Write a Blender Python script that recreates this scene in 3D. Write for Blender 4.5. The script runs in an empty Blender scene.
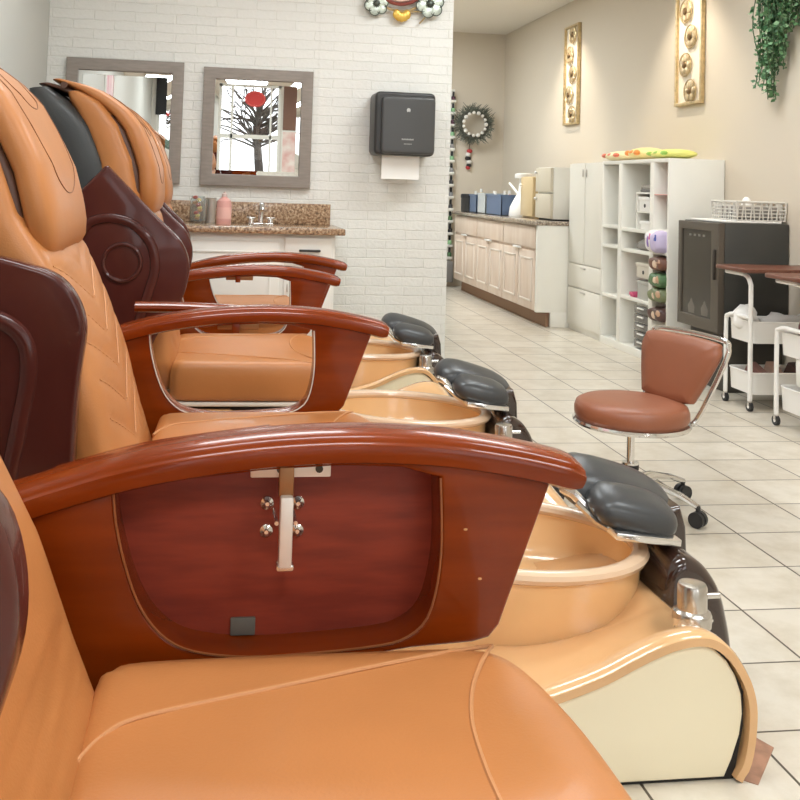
import bpy, bmesh, math, random
from mathutils import Vector, Matrix
R = random.Random(7)
S = bpy.context.scene
COL = S.collection
OFF = {}

# ---------------------------------------------------------------- materials
def srgb(c):
    f = lambda v: v/12.92 if v <= .04045 else ((v+.055)/1.055)**2.4
    return tuple(f(x/255.) for x in c)+(1.,)
MATS = {}
def mat(name, c, rough=.5, metal=0., coat=0., var=.0, vscale=8., bump=0., bscale=60., trans=0., emit=0., c2=None, stretch=None, ior=1.5, spec=None):
    if name in MATS: return MATS[name]
    m = bpy.data.materials.new(name); m.use_nodes = True
    n = m.node_tree.nodes; l = m.node_tree.links; b = n['Principled BSDF']
    col = srgb(c)
    b.inputs['Base Color'].default_value = col
    b.inputs['Roughness'].default_value = rough
    b.inputs['Metallic'].default_value = metal
    b.inputs['Coat Weight'].default_value = coat
    b.inputs['Coat Roughness'].default_value = .06
    b.inputs['Transmission Weight'].default_value = trans
    b.inputs['IOR'].default_value = ior
    if spec is not None: b.inputs['Specular IOR Level'].default_value = spec
    if emit:
        b.inputs['Emission Color'].default_value = col; b.inputs['Emission Strength'].default_value = emit
    tc = n.new('ShaderNodeTexCoord'); mp = n.new('ShaderNodeMapping')
    l.new(tc.outputs['Object'], mp.inputs['Vector'])
    if stretch: mp.inputs['Scale'].default_value = stretch
    if var or c2:
        t = n.new('ShaderNodeTexNoise'); t.inputs['Scale'].default_value = vscale; t.inputs['Detail'].default_value = 5
        l.new(mp.outputs[0], t.inputs['Vector'])
        r = n.new('ShaderNodeValToRGB')
        if c2: a0, a1 = srgb(c2), col
        else:
            a0 = tuple(x*(1-var) for x in col[:3])+(1,); a1 = tuple(min(1, x*(1+var)) for x in col[:3])+(1,)
        r.color_ramp.elements[0].color = a0; r.color_ramp.elements[1].color = a1
        r.color_ramp.elements[0].position = .35; r.color_ramp.elements[1].position = .65
        l.new(t.outputs[0], r.inputs[0]); l.new(r.outputs[0], b.inputs['Base Color'])
    if bump:
        t2 = n.new('ShaderNodeTexNoise'); t2.inputs['Scale'].default_value = bscale; t2.inputs['Detail'].default_value = 4
        l.new(mp.outputs[0], t2.inputs['Vector'])
        bp = n.new('ShaderNodeBump'); bp.inputs['Strength'].default_value = bump; bp.inputs['Distance'].default_value = .01
        l.new(t2.outputs[0], bp.inputs['Height']); l.new(bp.outputs[0], b.inputs['Normal'])
    MATS[name] = m
    return m
leather = mat('tan_leather', (190,124,70), .42, var=.05, vscale=5, bump=.06, bscale=240, coat=.05)
piping_m = mat('tan_piping', (200,142,94), .5)
cherry = mat('cherry_lacquer', (132,52,8), .24, coat=.3, spec=.2, c2=(114,42,4), vscale=3, stretch=(1,6,8))
dark_wood = mat('dark_wood_lacquer', (82,38,32), .26, coat=.3, spec=.25, c2=(74,32,26), vscale=3, stretch=(2,6,1))  # wing wood, darker than the armrest lacquer
trayw = mat('red_tray_veneer', (142,58,40), .45, coat=.08, spec=.3, c2=(122,48,34), vscale=4, stretch=(2,8,14))
seam_m = mat('brown_seam_leather', (88,58,44), .5)
black_v = mat('black_vinyl', (54,56,56), .42, bump=.05, bscale=200)
pad_m = mat('charcoal_pad_vinyl', (62,64,66), .33, bump=.03, bscale=150)
tub_m = mat('peach_gelcoat', (226,180,130), .18, coat=.6, var=.04, vscale=4)
bowl_in = mat('peach_bowl_gelcoat', (238,196,144), .2, coat=.5, var=.04, vscale=4)
rim_m = mat('pale_bowl_rim', (222,192,162), .2, coat=.5)
cream = mat('cream_panel', (244,234,206), .35, var=.015, vscale=3)
chrome = mat('chrome', (222,221,219), .12, .92)
steel = mat('brushed_steel', (212,208,202), .3, .75)
darkgap = mat('black_gap_shade', (25,22,20), .6)  # near-black paints the shade inside open gaps
hood_m = mat('brown_hood_plastic', (50,32,26), .12, coat=.8)
mauve = mat('mauve_floor_reflection', (168,140,128), .12, coat=.6)  # mauve stands for the floor reflected in glossy brown plastic
rimwhite = mat('white_frame_rim', (222,216,206), .35)
brass = mat('brown_hinge_metal', (150,108,72), .35, .6)
grey_tag = mat('grey_felt', (96,92,84), .8)
white_p = mat('white_laminate', (240,238,230), .4, var=.01)
white_in = mat('white_cabinet_paint', (241,240,234), .4)
taupe = mat('taupe_mirror_frame', (146,136,128), .55, var=.08, vscale=12, stretch=(1,1,6))
mirror_m = mat('mirror_silver', (240,242,242), .01, 1.)
brown_v = mat('caramel_vinyl', (148,90,64), .4, var=.04, bump=.04, bscale=160)
white_metal = mat('white_powdercoat', (244,242,238), .35)
plastic_w = mat('white_plastic', (244,242,238), .4)
blk = mat('black_plastic', (48,48,48), .4)
dkrubber = mat('black_rubber', (38,38,40), .5)
walnut = mat('walnut_tray', (112,70,54), .4, c2=(96,56,42), vscale=5, stretch=(8,1,1))
gold = mat('antique_gold', (206,184,142), .35, .7, var=.15, vscale=30)

def granite(name, base, dark, light):
    m = mat(name, base, .22, coat=.4)
    n = m.node_tree.nodes; l = m.node_tree.links; b = n['Principled BSDF']
    tc = n.new('ShaderNodeTexCoord')
    t = n.new('ShaderNodeTexNoise'); t.inputs['Scale'].default_value = 55; t.inputs['Detail'].default_value = 6; t.inputs['Roughness'].default_value = .7
    r = n.new('ShaderNodeValToRGB'); e = r.color_ramp.elements
    e[0].color = srgb(dark); e[0].position = .36; e[1].color = srgb(light); e[1].position = .66
    k = e.new(.5); k.color = srgb(base)
    l.new(tc.outputs['Object'], t.inputs['Vector']); l.new(t.outputs[0], r.inputs[0]); l.new(r.outputs[0], b.inputs['Base Color'])
    return m
gran = granite('brown_granite', (160,126,96), (74,58,46), (216,192,160))
gran2 = granite('grey_brown_granite', (150,134,118), (86,76,68), (206,194,176))

def floor_mat():
    m = mat('ceramic_floor_tile', (222,212,196), .3, coat=.12)
    n = m.node_tree.nodes; l = m.node_tree.links; b = n['Principled BSDF']
    tc = n.new('ShaderNodeTexCoord'); mp = n.new('ShaderNodeMapping')
    TX, TY = .3165, .2845
    mp.inputs['Location'].default_value = (-(1.185)/TX+20, -(1.958)/TY+20, 0)
    mp.inputs['Scale'].default_value = (1/TX, 1/TY, 1)
    l.new(tc.outputs['Object'], mp.inputs['Vector'])
    br = n.new('ShaderNodeTexBrick'); br.offset = 0; br.squash = 1
    br.inputs['Scale'].default_value = 1; br.inputs['Mortar Size'].default_value = .011; br.inputs['Mortar Smooth'].default_value = .2
    br.inputs['Brick Width'].default_value = 1; br.inputs['Row Height'].default_value = 1
    br.inputs['Color1'].default_value = srgb((220,213,200)); br.inputs['Color2'].default_value = srgb((210,202,188)); br.inputs['Mortar'].default_value = srgb((84,74,64))
    l.new(mp.outputs[0], br.inputs['Vector'])
    t = n.new('ShaderNodeTexNoise'); t.inputs['Scale'].default_value = 7; t.inputs['Detail'].default_value = 8; t.inputs['Roughness'].default_value = .65
    l.new(tc.outputs['Object'], t.inputs['Vector'])
    mx = n.new('ShaderNodeMix'); mx.data_type = 'RGBA'; mx.blend_type = 'MULTIPLY'; mx.inputs['Factor'].default_value = 1
    r = n.new('ShaderNodeValToRGB'); r.color_ramp.elements[0].color = (.82,.79,.74,1); r.color_ramp.elements[1].color = (1,1,1,1)
    r.color_ramp.elements[0].position = .3; r.color_ramp.elements[1].position = .6
    l.new(t.outputs[0], r.inputs[0]); l.new(br.outputs['Color'], mx.inputs['A']); l.new(r.outputs[0], mx.inputs['B'])
    l.new(mx.outputs['Result'], b.inputs['Base Color'])
    bp = n.new('ShaderNodeBump'); bp.inputs['Strength'].default_value = .3; bp.inputs['Distance'].default_value = .004; bp.invert = True
    l.new(br.outputs['Fac'], bp.inputs['Height']); l.new(bp.outputs[0], b.inputs['Normal'])
    return m
def brick_wall_mat():
    m = mat('white_brick_panel', (234,232,224), .6)
    n = m.node_tree.nodes; l = m.node_tree.links; b = n['Principled BSDF']
    tc = n.new('ShaderNodeTexCoord'); sp = n.new('ShaderNodeSeparateXYZ'); cb = n.new('ShaderNodeCombineXYZ')
    l.new(tc.outputs['Object'], sp.inputs[0]); l.new(sp.outputs['X'], cb.inputs['X']); l.new(sp.outputs['Z'], cb.inputs['Y'])
    wn = n.new('ShaderNodeTexNoise'); wn.inputs['Scale'].default_value = 14; wn.inputs['Detail'].default_value = 3
    l.new(cb.outputs[0], wn.inputs['Vector'])
    vm = n.new('ShaderNodeVectorMath'); vm.operation = 'SCALE'; vm.inputs['Scale'].default_value = .016
    va = n.new('ShaderNodeVectorMath'); va.operation = 'ADD'
    l.new(wn.outputs['Color'], vm.inputs[0]); l.new(cb.outputs[0], va.inputs[0]); l.new(vm.outputs[0], va.inputs[1])
    br = n.new('ShaderNodeTexBrick'); br.offset = .5
    br.inputs['Scale'].default_value = 1; br.inputs['Brick Width'].default_value = .26; br.inputs['Row Height'].default_value = .062
    br.inputs['Mortar Size'].default_value = .005; br.inputs['Mortar Smooth'].default_value = .6
    br.inputs['Color1'].default_value = srgb((236,235,230)); br.inputs['Color2'].default_value = srgb((232,231,226)); br.inputs['Mortar'].default_value = srgb((230,229,223))
    l.new(va.outputs[0], br.inputs['Vector'])
    t = n.new('ShaderNodeTexNoise'); t.inputs['Scale'].default_value = 45; t.inputs['Detail'].default_value = 4
    l.new(cb.outputs[0], t.inputs['Vector'])
    mth = n.new('ShaderNodeMath'); mth.operation = 'MULTIPLY_ADD'; mth.inputs[1].default_value = -1.
    l.new(br.outputs['Fac'], mth.inputs[0]); l.new(t.outputs[0], mth.inputs[2])
    bp = n.new('ShaderNodeBump'); bp.inputs['Strength'].default_value = .5; bp.inputs['Distance'].default_value = .008
    l.new(mth.outputs[0], bp.inputs['Height']); l.new(bp.outputs[0], b.inputs['Normal'])
    l.new(br.outputs['Color'], b.inputs['Base Color'])
    return m
wall_tan = mat('warm_greige_paint', (214,203,186), .7, bump=.03, bscale=180)
wall_grey = mat('pale_grey_paint', (200,200,194), .7, bump=.03, bscale=180)
ceil_m = mat('ceiling_paint', (232,226,216), .8)

# ---------------------------------------------------------------- mesh helpers
class MB:
    def __init__(s): s.bm = bmesh.new()
    def _merge(s, other, M=None):
        me = bpy.data.meshes.new('tmp'); other.to_mesh(me); other.free()
        if M is not None: me.transform(M)
        s.bm.from_mesh(me); bpy.data.meshes.remove(me)
    def box(s, x0, x1, y0, y1, z0, z1, bev=0., seg=2, M=None):
        b = bmesh.new(); bmesh.ops.create_cube(b, size=1)
        for v in b.verts:
            v.co = Vector(((x0+x1)/2+v.co.x*(x1-x0), (y0+y1)/2+v.co.y*(y1-y0), (z0+z1)/2+v.co.z*(z1-z0)))
        if bev: bmesh.ops.bevel(b, geom=list(b.edges), offset=bev, segments=seg, profile=.5, affect='EDGES')
        s._merge(b, M); return s
    def loft(s, rings, closed=True, cap0=True, cap1=True, loop=False):
        bm = s.bm; vs = [[bm.verts.new(p) for p in r] for r in rings]
        n = len(rings[0]); m = len(rings)
        for i in range(m if loop else m-1):
            a, b = vs[i], vs[(i+1) % m]
            for j in range(n if closed else n-1):
                k = (j+1) % n
                try: bm.faces.new((a[j], a[k], b[k], b[j]))
                except ValueError: pass
        if closed and not loop:
            if cap0: bm.faces.new(list(reversed(vs[0])))
            if cap1: bm.faces.new(vs[-1])
        return s
    def tube(s, pts, r, seg=10, caps=True, loop=False, sx=1., sy=1.):
        pts = [Vector(p) for p in pts]; n = len(pts); rings = []; up = None
        for i, p in enumerate(pts):
            if loop: d = pts[(i+1) % n]-pts[i-1]
            else: d = pts[min(i+1, n-1)]-pts[max(i-1, 0)]
            d.normalize()
            if up is None: up = Vector((0,0,1)) if abs(d.z) < .9 else Vector((0,1,0))
            a = d.cross(up); a.normalize(); up = a.cross(d); up.normalize()
            rr = r[i] if isinstance(r, (list, tuple)) else r
            rings.append([p+a*(rr*sx*math.cos(t))+up*(rr*sy*math.sin(t)) for t in [2*math.pi*k/seg for k in range(seg)]])
        return s.loft(rings, True, caps, caps, loop)
    def cyl(s, p0, p1, r0, r1=None, seg=20):
        return s.tube([p0, p1], [r0, r0 if r1 is None else r1], seg)
    def lathe(s, prof, c=(0,0,0), seg=28, ax='z', sx=1., sy=1.):
        rings = []
        for r, h in prof:
            ring = []
            for k in range(seg):
                t = 2*math.pi*k/seg; a, b = r*sx*math.cos(t), r*sy*math.sin(t)
                if ax == 'z': q = (a, b, h)
                elif ax == 'y': q = (a, h, -b)
                else: q = (h, a, b)
                ring.append(Vector(q)+Vector(c))
            rings.append(ring)
        return s.loft(rings)
    def ball(s, c, rx, ry=None, rz=None, u=14, v=10):
        b = bmesh.new(); bmesh.ops.create_uvsphere(b, u_segments=u, v_segments=v, radius=1)
        ry = rx if ry is None else ry; rz = rx if rz is None else rz
        for q in b.verts: q.co = Vector((c[0]+q.co.x*rx, c[1]+q.co.y*ry, c[2]+q.co.z*rz))
        s._merge(b); return s
    def plate(s, outer, holes=(), d0=0., d1=.1, bev=.004, ax='y', seg=3):
        """flat outline with holes, given thickness from d0 to d1 along an axis, rounded edges"""
        cu = bpy.data.curves.new('tmp', 'CURVE'); cu.dimensions = '2D'; cu.fill_mode = 'BOTH'
        cu.extrude = max((d1-d0)/2-bev, 1e-4); cu.bevel_depth = bev; cu.bevel_resolution = seg; cu.offset = -bev
        for lp in [outer]+list(holes):
            sp = cu.splines.new('POLY'); sp.points.add(len(lp)-1)
            for q, p in zip(sp.points, lp): q.co = (p[0], p[1], 0, 1)
            sp.use_cyclic_u = True
        o = bpy.data.objects.new('tmp', cu); COL.objects.link(o)
        dg = bpy.context.evaluated_depsgraph_get(); dg.update()
        me = bpy.data.meshes.new_from_object(o.evaluated_get(dg))
        bpy.data.objects.remove(o); bpy.data.curves.remove(cu)
        mid = (d0+d1)/2
        for v in me.vertices:
            x, y, z = v.co
            if ax == 'y': v.co = (x, mid-z, y)
            elif ax == 'x': v.co = (mid+z, x, y)
            else: v.co = (x, y, mid+z)
        t = bmesh.new(); t.from_mesh(me); bpy.data.meshes.remove(me)
        bmesh.ops.remove_doubles(t, verts=t.verts, dist=1e-5)
        bmesh.ops.recalc_face_normals(t, faces=t.faces)
        s._merge(t); return s
    def pillow(s, outline, prof, M=None):
        """outline (x,y) closed; prof = [(scale or inset, z)]"""
        cx = sum(p[0] for p in outline)/len(outline); cy = sum(p[1] for p in outline)/len(outline)
        rings = [[Vector((cx+(x-cx)*k, cy+(y-cy)*k, z)) for x, y in outline] for k, z in prof]
        if M is not None: rings = [[M @ p for p in r] for r in rings]
        return s.loft(rings)
    def xf(s, M):
        s.bm.transform(M); return s
    def build(s, name, m, parent=None, ang=35, sub=0, label=None):
        me = bpy.data.meshes.new(name)
        bmesh.ops.recalc_face_normals(s.bm, faces=s.bm.faces)
        if parent is not None:
            off = OFF[parent.name]
        else:
            xs = [v.co for v in s.bm.verts]
            off = Vector(((min(c.x for c in xs)+max(c.x for c in xs))/2, (min(c.y for c in xs)+max(c.y for c in xs))/2, min(c.z for c in xs)))
        if off.length: bmesh.ops.translate(s.bm, verts=s.bm.verts, vec=-off)
        s.bm.to_mesh(me); s.bm.free()
        for p in me.polygons: p.use_smooth = True
        me.set_sharp_from_angle(angle=math.radians(ang))
        for q in (m if isinstance(m, (list, tuple)) else [m]): me.materials.append(q)
        o = bpy.data.objects.new(name, me); COL.objects.link(o)
        if parent is not None: o.parent = parent
        else: o.location = off
        OFF[o.name] = off.copy()
        if sub:
            sd = o.modifiers.new('subdivision', 'SUBSURF'); sd.levels = sub; sd.render_levels = sub
        if label: o['label'] = label
        return o
def tag(o, label, cat, group=None):
    o['label'] = label; o['category'] = cat
    if group: o['group'] = group
    return o
def thing(name, label, cat, loc=(0,0,0), rz=0., group=None, local=False):
    o = bpy.data.objects.new(name, None); COL.objects.link(o); o.empty_display_size = .1
    o.location = loc; o.rotation_euler = (0,0,rz)
    OFF[o.name] = Vector((0,0,0)) if local else Vector(loc)
    return tag(o, label, cat, group)
def struct(o):
    o['kind'] = 'structure'; return o
def copy_tree(o, delta, label=None, rz=None):
    c = o.copy(); COL.objects.link(c); c.location = o.location+Vector(delta); OFF[c.name] = OFF[o.name]
    if label: c['label'] = label
    if rz is not None: c.rotation_euler = (0,0,rz)
    for ch in [x for x in bpy.data.objects if x.parent == o]:
        d = ch.copy(); COL.objects.link(d); d.parent = c; OFF[d.name] = OFF[ch.name]
        for g in [x for x in bpy.data.objects if x.parent == ch]:
            e = g.copy(); COL.objects.link(e); e.parent = d; OFF[e.name] = OFF[g.name]
    return c
def cr(pts, n=6, closed=False):
    """Catmull-Rom through points"""
    P = [Vector(p) for p in pts]; out = []; m = len(P)
    rng = range(m) if closed else range(m-1)
    for i in rng:
        if closed: a, b, c, d = P[i-1], P[i], P[(i+1) % m], P[(i+2) % m]
        else: a, b, c, d = P[max(i-1,0)], P[i], P[i+1], P[min(i+2,m-1)]
        for k in range(n):
            t = k/n
            out.append(.5*((2*b)+(c-a)*t+(2*a-5*b+4*c-d)*t*t+(3*b-a-3*c+d)*t**3))
    if not closed: out.append(P[-1])
    return out
def fillet(pts, r, n=6):
    """closed polygon with rounded corners; r number or list"""
    out = []; m = len(pts)
    for i in range(m):
        p = Vector(pts[i]); a = Vector(pts[i-1]); b = Vector(pts[(i+1) % m])
        rr = r[i] if isinstance(r, (list, tuple)) else r
        if rr <= 0: out.append(p); continue
        rr = min(rr, (a-p).length*.48, (b-p).length*.48)
        p0 = p+(a-p).normalized()*rr; p1 = p+(b-p).normalized()*rr
        for k in range(n+1):
            t = k/n; out.append(p0*(1-t)**2+p*2*t*(1-t)+p1*t*t)
    return out
def interp(tab, x):
    if x <= tab[0][0]: return tab[0][1]
    for (a, b), (c, d) in zip(tab, tab[1:]):
        if x <= c:
            t = (x-a)/(c-a); return b+(d-b)*t
    return tab[-1][1]
def sm(a, b, x):
    t = max(0, min(1, (x-a)/(b-a))); return t*t*(3-2*t)

# ---------------------------------------------------------------- camera (level-ish phone shot, cropped frame)
F, PX, PY, H = 950., 350., 140., 1.15
yd = Vector((215-PX, -(181-PY), -F)).normalized()
xd = Vector((7100-PX, -(400-PY), -F)).normalized()
xd = (xd-yd*xd.dot(yd)).normalized(); zd = xd.cross(yd)
cam = bpy.data.cameras.new('camera'); co = bpy.data.objects.new('camera', cam); COL.objects.link(co)
Rm = Matrix((xd, yd, zd))
co.matrix_world = Matrix.Translation((0,0,H)) @ Rm.to_4x4()
cam.sensor_width = 36; cam.lens = F/800*36; cam.shift_x = (400-PX)/800; cam.shift_y = (PY-400)/800
cam.clip_start = .02
S.camera = co

# ---------------------------------------------------------------- setting
LX, RX, FY, BY, CZ, PYW = -1.09, 3.4, -3.6, 11.0, 3.02, 6.25
tile = floor_mat()
struct(MB().box(LX-.1, RX+.1, FY-.1, BY+.1, -.1, 0).build('floor', tile)).location.xy
fl = bpy.data.objects['floor']
# keep the tile grid registered to the room origin
fl.data.transform(Matrix.Translation((fl.location.x, fl.location.y, 0))); fl.location.x = fl.location.y = 0
struct(MB().box(LX-.1, RX+.1, FY-.1, BY+.1, CZ, CZ+.1).build('ceiling', ceil_m))
struct(MB().box(RX, RX+.1, FY-.1, BY+.1, 0, CZ).build('wall_right', wall_tan))
struct(MB().box(LX-.1, LX, FY-.1, BY+.1, 0, CZ).build('wall_left', wall_grey))
struct(MB().box(LX, RX, BY, BY+.1, 0, CZ).build('wall_back', wall_tan))
bw = brick_wall_mat()
wb = MB().box(LX, 1.562, PYW, PYW+.14, 0, CZ, .004)
for sx_ in (-.30, .655): wb.box(sx_-.006, sx_+.006, PYW-.004, PYW+.01, 0, CZ)
struct(wb.build('wall_partition', bw))
# front wall behind the viewer, with shop windows the mirrors look at and one added for daylight
def wall_with_holes(name, x0, x1, z0, z1, holes, y0, y1, m):
    return struct(MB().plate([(x0,z0),(x1,z0),(x1,z1),(x0,z1)], [[(a,c),(a,d),(b,d),(b,c)] for a,b,c,d in holes], y0, y1, .0005, seg=0).build(name, m))
WINS = [(.02, 1.06, .75, 2.8), (-1.0, -.25, .75, 2.85), (1.55, 3.1, .75, 2.8)]  # last window is added out of view for more frontal daylight
wall_with_holes('wall_front', LX, RX, 0, CZ, WINS, FY-.1, FY, mat('white_front_paint', (226,222,214), .7))
glass = mat('window_glass', (240,246,246), .02)
_n = glass.node_tree.nodes; _l = glass.node_tree.links
_t = _n.new('ShaderNodeBsdfTransparent'); _g = _n.new('ShaderNodeBsdfGlossy'); _g.inputs['Roughness'].default_value = .02; _m = _n.new('ShaderNodeMixShader'); _m.inputs[0].default_value = .06
_l.new(_t.outputs[0], _m.inputs[1]); _l.new(_g.outputs[0], _m.inputs[2]); _l.new(_m.outputs[0], _n['Material Output'].inputs['Surface'])
for i, (a, b, c, d) in enumerate(WINS):
    w = MB(); t = .045
    w.box(a, a+t, FY-.09, FY-.02, c, d).box(b-t, b, FY-.09, FY-.02, c, d).box(a, b, FY-.09, FY-.02, c, c+t).box(a, b, FY-.09, FY-.02, d-t, d)
    if i != 1:
        w.box(a+.2, a+.24, FY-.08, FY-.03, c, d); w.box(a, b, FY-.08, FY-.03, 1.88, 1.95); w.box(b-.18, b-.15, FY-.08, FY-.03, c, d)
    wo = struct(w.build('window_%d' % (i+1), white_in))
    OFF[wo.name] = OFF[wo.name]
    struct(MB().box(a+.02, b-.02, FY-.06, FY-.05, c+.02, d-.02).build('window_pane', glass, wo))
# small brown inlay where the border meets the plain tiles
struct(MB().plate([(1.185,1.945),(1.205,1.90),(1.10,1.785),(1.0,1.86),(1.08,1.95)], (), -.004, .0015, .0005, ax='z', seg=0).build('trim_1', mat('brown_floor_inlay', (164,122,98), .35, var=.2, vscale=30)))

# ---------------------------------------------------------------- pedicure chairs
RAIL = [(-.30,.690),(-.245,.708),(-.10,.750),(.05,.774),(.19,.783),(.32,.779),(.42,.766),(.50,.750),(.56,.733)]
def rail_rings(y0, y1, dx=0., dz=0., x0=-.30, x1=.56):
    path = [p for p in cr([Vector((x,0,z)) for x, z in RAIL], 6) if x0-1e-6 <= p.x <= x1+1e-6]
    n = len(path); rings = []; w = (y1-y0)
    # cross-section (v across, h up) with two reeds along each edge
    sec = [(0,.002),(.06,-.008),(.0,.012),(-.02,.020),(.03,.026),(.09,.028),(.14,.032),(.3,.037),(.5,.0385),(.7,.037),(.86,.032),(.91,.028),(.97,.026),(1.02,.020),(1.0,.012),(.94,-.008),(.8,-.012),(.2,-.012)]
    sec = sec[2:]+sec[:0]
    sec = [(-.01,.004),(-.02,.014),(.0,.021),(.045,.023),(.07,.026),(.10,.031),(.17,.034),(.32,.0375),(.5,.0385),(.68,.0375),(.83,.034),(.90,.031),(.93,.026),(.955,.023),(1.0,.021),(1.02,.014),(1.01,.004),(.97,-.008),(.85,-.014),(.15,-.014),(.03,-.008)]
    for i, p in enumerate(path):
        d = (path[min(i+1,n-1)]-path[max(i-1,0)]).normalized(); nn = Vector((-d.z,0,d.x))
        e = 1.
        if p.x > x1-.03: e = math.sqrt(max(.05, 1-((p.x-(x1-.03))/.031)**2))
        rings.append([Vector((p.x+dx, 0, p.z+dz-.016))+nn*(.012+(h-.012)*e*.86)+Vector((0, y0+w*(.5+(v-.5)*(.75+.25*e)), 0)) for v, h in sec])
    return rings
def arm_outline():
    top = [(p.x, p.z-.012) for p in cr([Vector((x,0,z)) for x, z in RAIL[1:]], 4) if p.x < .50]
    return [(-.245,.36)]+top+[(.505,.735),(.436,.545)]+[(.429,.525),(.414,.508),(.39,.502),(.30,.497),(.10,.47),(.0,.40)]
OPEN = [(-.121,.722),(-.116,.68),(-.102,.625),(-.083,.575),(-.06,.540),(-.03,.515),(.01,.502),(.073,.495),(.16,.497),(.255,.504),(.295,.515),(.322,.54),(.336,.59),(.340,.65),(.336,.735)]
def opening():
    lo = [tuple(p)[:2] for p in cr([Vector((x,z,0)) for x, z in OPEN], 3)]
    top = [(.28,.75),(.19,.753),(.08,.747),(-.03,.735)]
    return lo+top
def make_arm(root, y0, dx=0., tray=False, bracket=True, near=False, name='armrest', dz=0.):
    """armrest = panel (with opening) > top rail, opening trim, bracket pieces"""
    mb = MB().plate(arm_outline(), [opening()], y0, y0+.075, .006)
    mb.xf(Matrix.Translation((dx,0,dz)))
    pan = mb.build(name, cherry, root)
    r = MB().loft(rail_rings(y0-.018, y0+.084, dx, dz, x1=.553)); r.build('armrest_rail', cherry, pan)
    tr = MB(); lo = [Vector((x+dx, y0-.0015, z+dz)) for x, z in opening()[:-4]]
    tr.tube(lo, .0017, 6); tr.build('opening_trim', rimwhite if not tray else mat('honey_edge', (150,92,54), .3), pan)
    if tray:
        inn = [(-.14,.755),(-.14,.49),(.36,.49),(.36,.77),(.2,.775),(0,.76)]
        MB().plate(inn, (), y0+.062, y0+.074, .001).build('tray_panel', trayw, pan)
        MB().box(.046,.082, y0+.056, y0+.0625, .497,.522,.002).build('felt_tab', grey_tag, pan)
    if bracket:
        c = .107+dx
        m = MB().box(c-.042, c+.072, y0+.01, y0+.016, .735,.758,.002)
        b = m.build('bracket_plate', mat('satin_nickel', (226,222,216), .4, .35) if tray else brass, pan)
        if tray:
            h = MB()
            for xx in (c, c+.055): h.cyl((xx, y0+.008, .747),(xx, y0+.011, .747), .0055, seg=12)
            h.build('screw', mat('dark_screw', (70,66,60), .3, .8), b)
        MB().box(c-.002, c+.019, y0+.0, y0+.012, .71 if tray else .726, .752, .002).build('hinge_arm', brass if tray else cherry, pan)
        if tray:
            MB().box(c, c+.0185, y0-.012, y0+.004, .617,.714,.003).build('latch_bar', mat('satin_nickel', (226,222,216), .4, .35), pan)
            MB().box(c-.003, c+.022, y0-.010, y0+.012, .612,.622,.003).build('latch_foot', chrome, pan)
            for xx in (c-.014, c+.031):
                for zz in (.684,.644):
                    MB().lathe([(.0,.062),(.0095,.062),(.0095,.058),(.005,.055),(.003,.053),(0,.053)], (xx, y0, zz), 14, 'y').build('screw_cap', chrome, pan)
            for xx in (c-.004, c+.0225): MB().cyl((xx, y0-.006, .677),(xx, y0+.05, .677), .003, seg=10).build('pin', chrome, pan)
            # chipped lacquer marks on the front post
            ch = MB()
            for xx, zz in ((.375,.662),(.398,.592)): ch.ball((xx, y0-.0005, zz), .003, .001, .0018)
            ch.build('lacquer_chip', mat('bare_wood', (222,170,110), .6), pan)
    return pan
SEAT = [(-.13,-.27),(-.12,-.31),(-.08,-.33),(.1,-.335),(.3,-.335),(.38,-.33),(.43,-.29),(.46,-.16),(.468,0),(.46,.16),(.43,.29),(.38,.33),(.3,.335),(.1,.335),(-.08,.33),(-.12,.31),(-.13,.27),(-.135,0)]
def back_front(s):
    return interp([(-.1,.012),(.0,.004),(.09,.005),(.23,.012),(.37,.004),(.50,-.010),(.56,-.03),(.62,-.045),(.75,-.05),(.9,-.085),(1.0,-.14),(1.08,-.21)], s)
def pil_front(s):
    return interp([(.50,-.012),(.54,.004),(.62,.014),(.71,.018),(.80,.004),(.885,-.016),(.95,-.05),(1.0,-.088),(1.05,-.14),(1.09,-.20),(1.12,-.26)], s)
def superring(cy, hw, n0, n1, f, e=.35, n=28):
    """rounded-rectangle ring in (y across, n forward); f maps (y,n)->Vector"""
    out = []; c = (n0+n1)/2; hn = (n1-n0)/2
    for k in range(n):
        t = 2*math.pi*k/n; ct, st = math.cos(t), math.sin(t)
        y = cy+hw*math.copysign(abs(ct)**e, ct); q = c+hn*math.copysign(abs(st)**.55, st)
        out.append(f(y, q))
    return out
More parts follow.
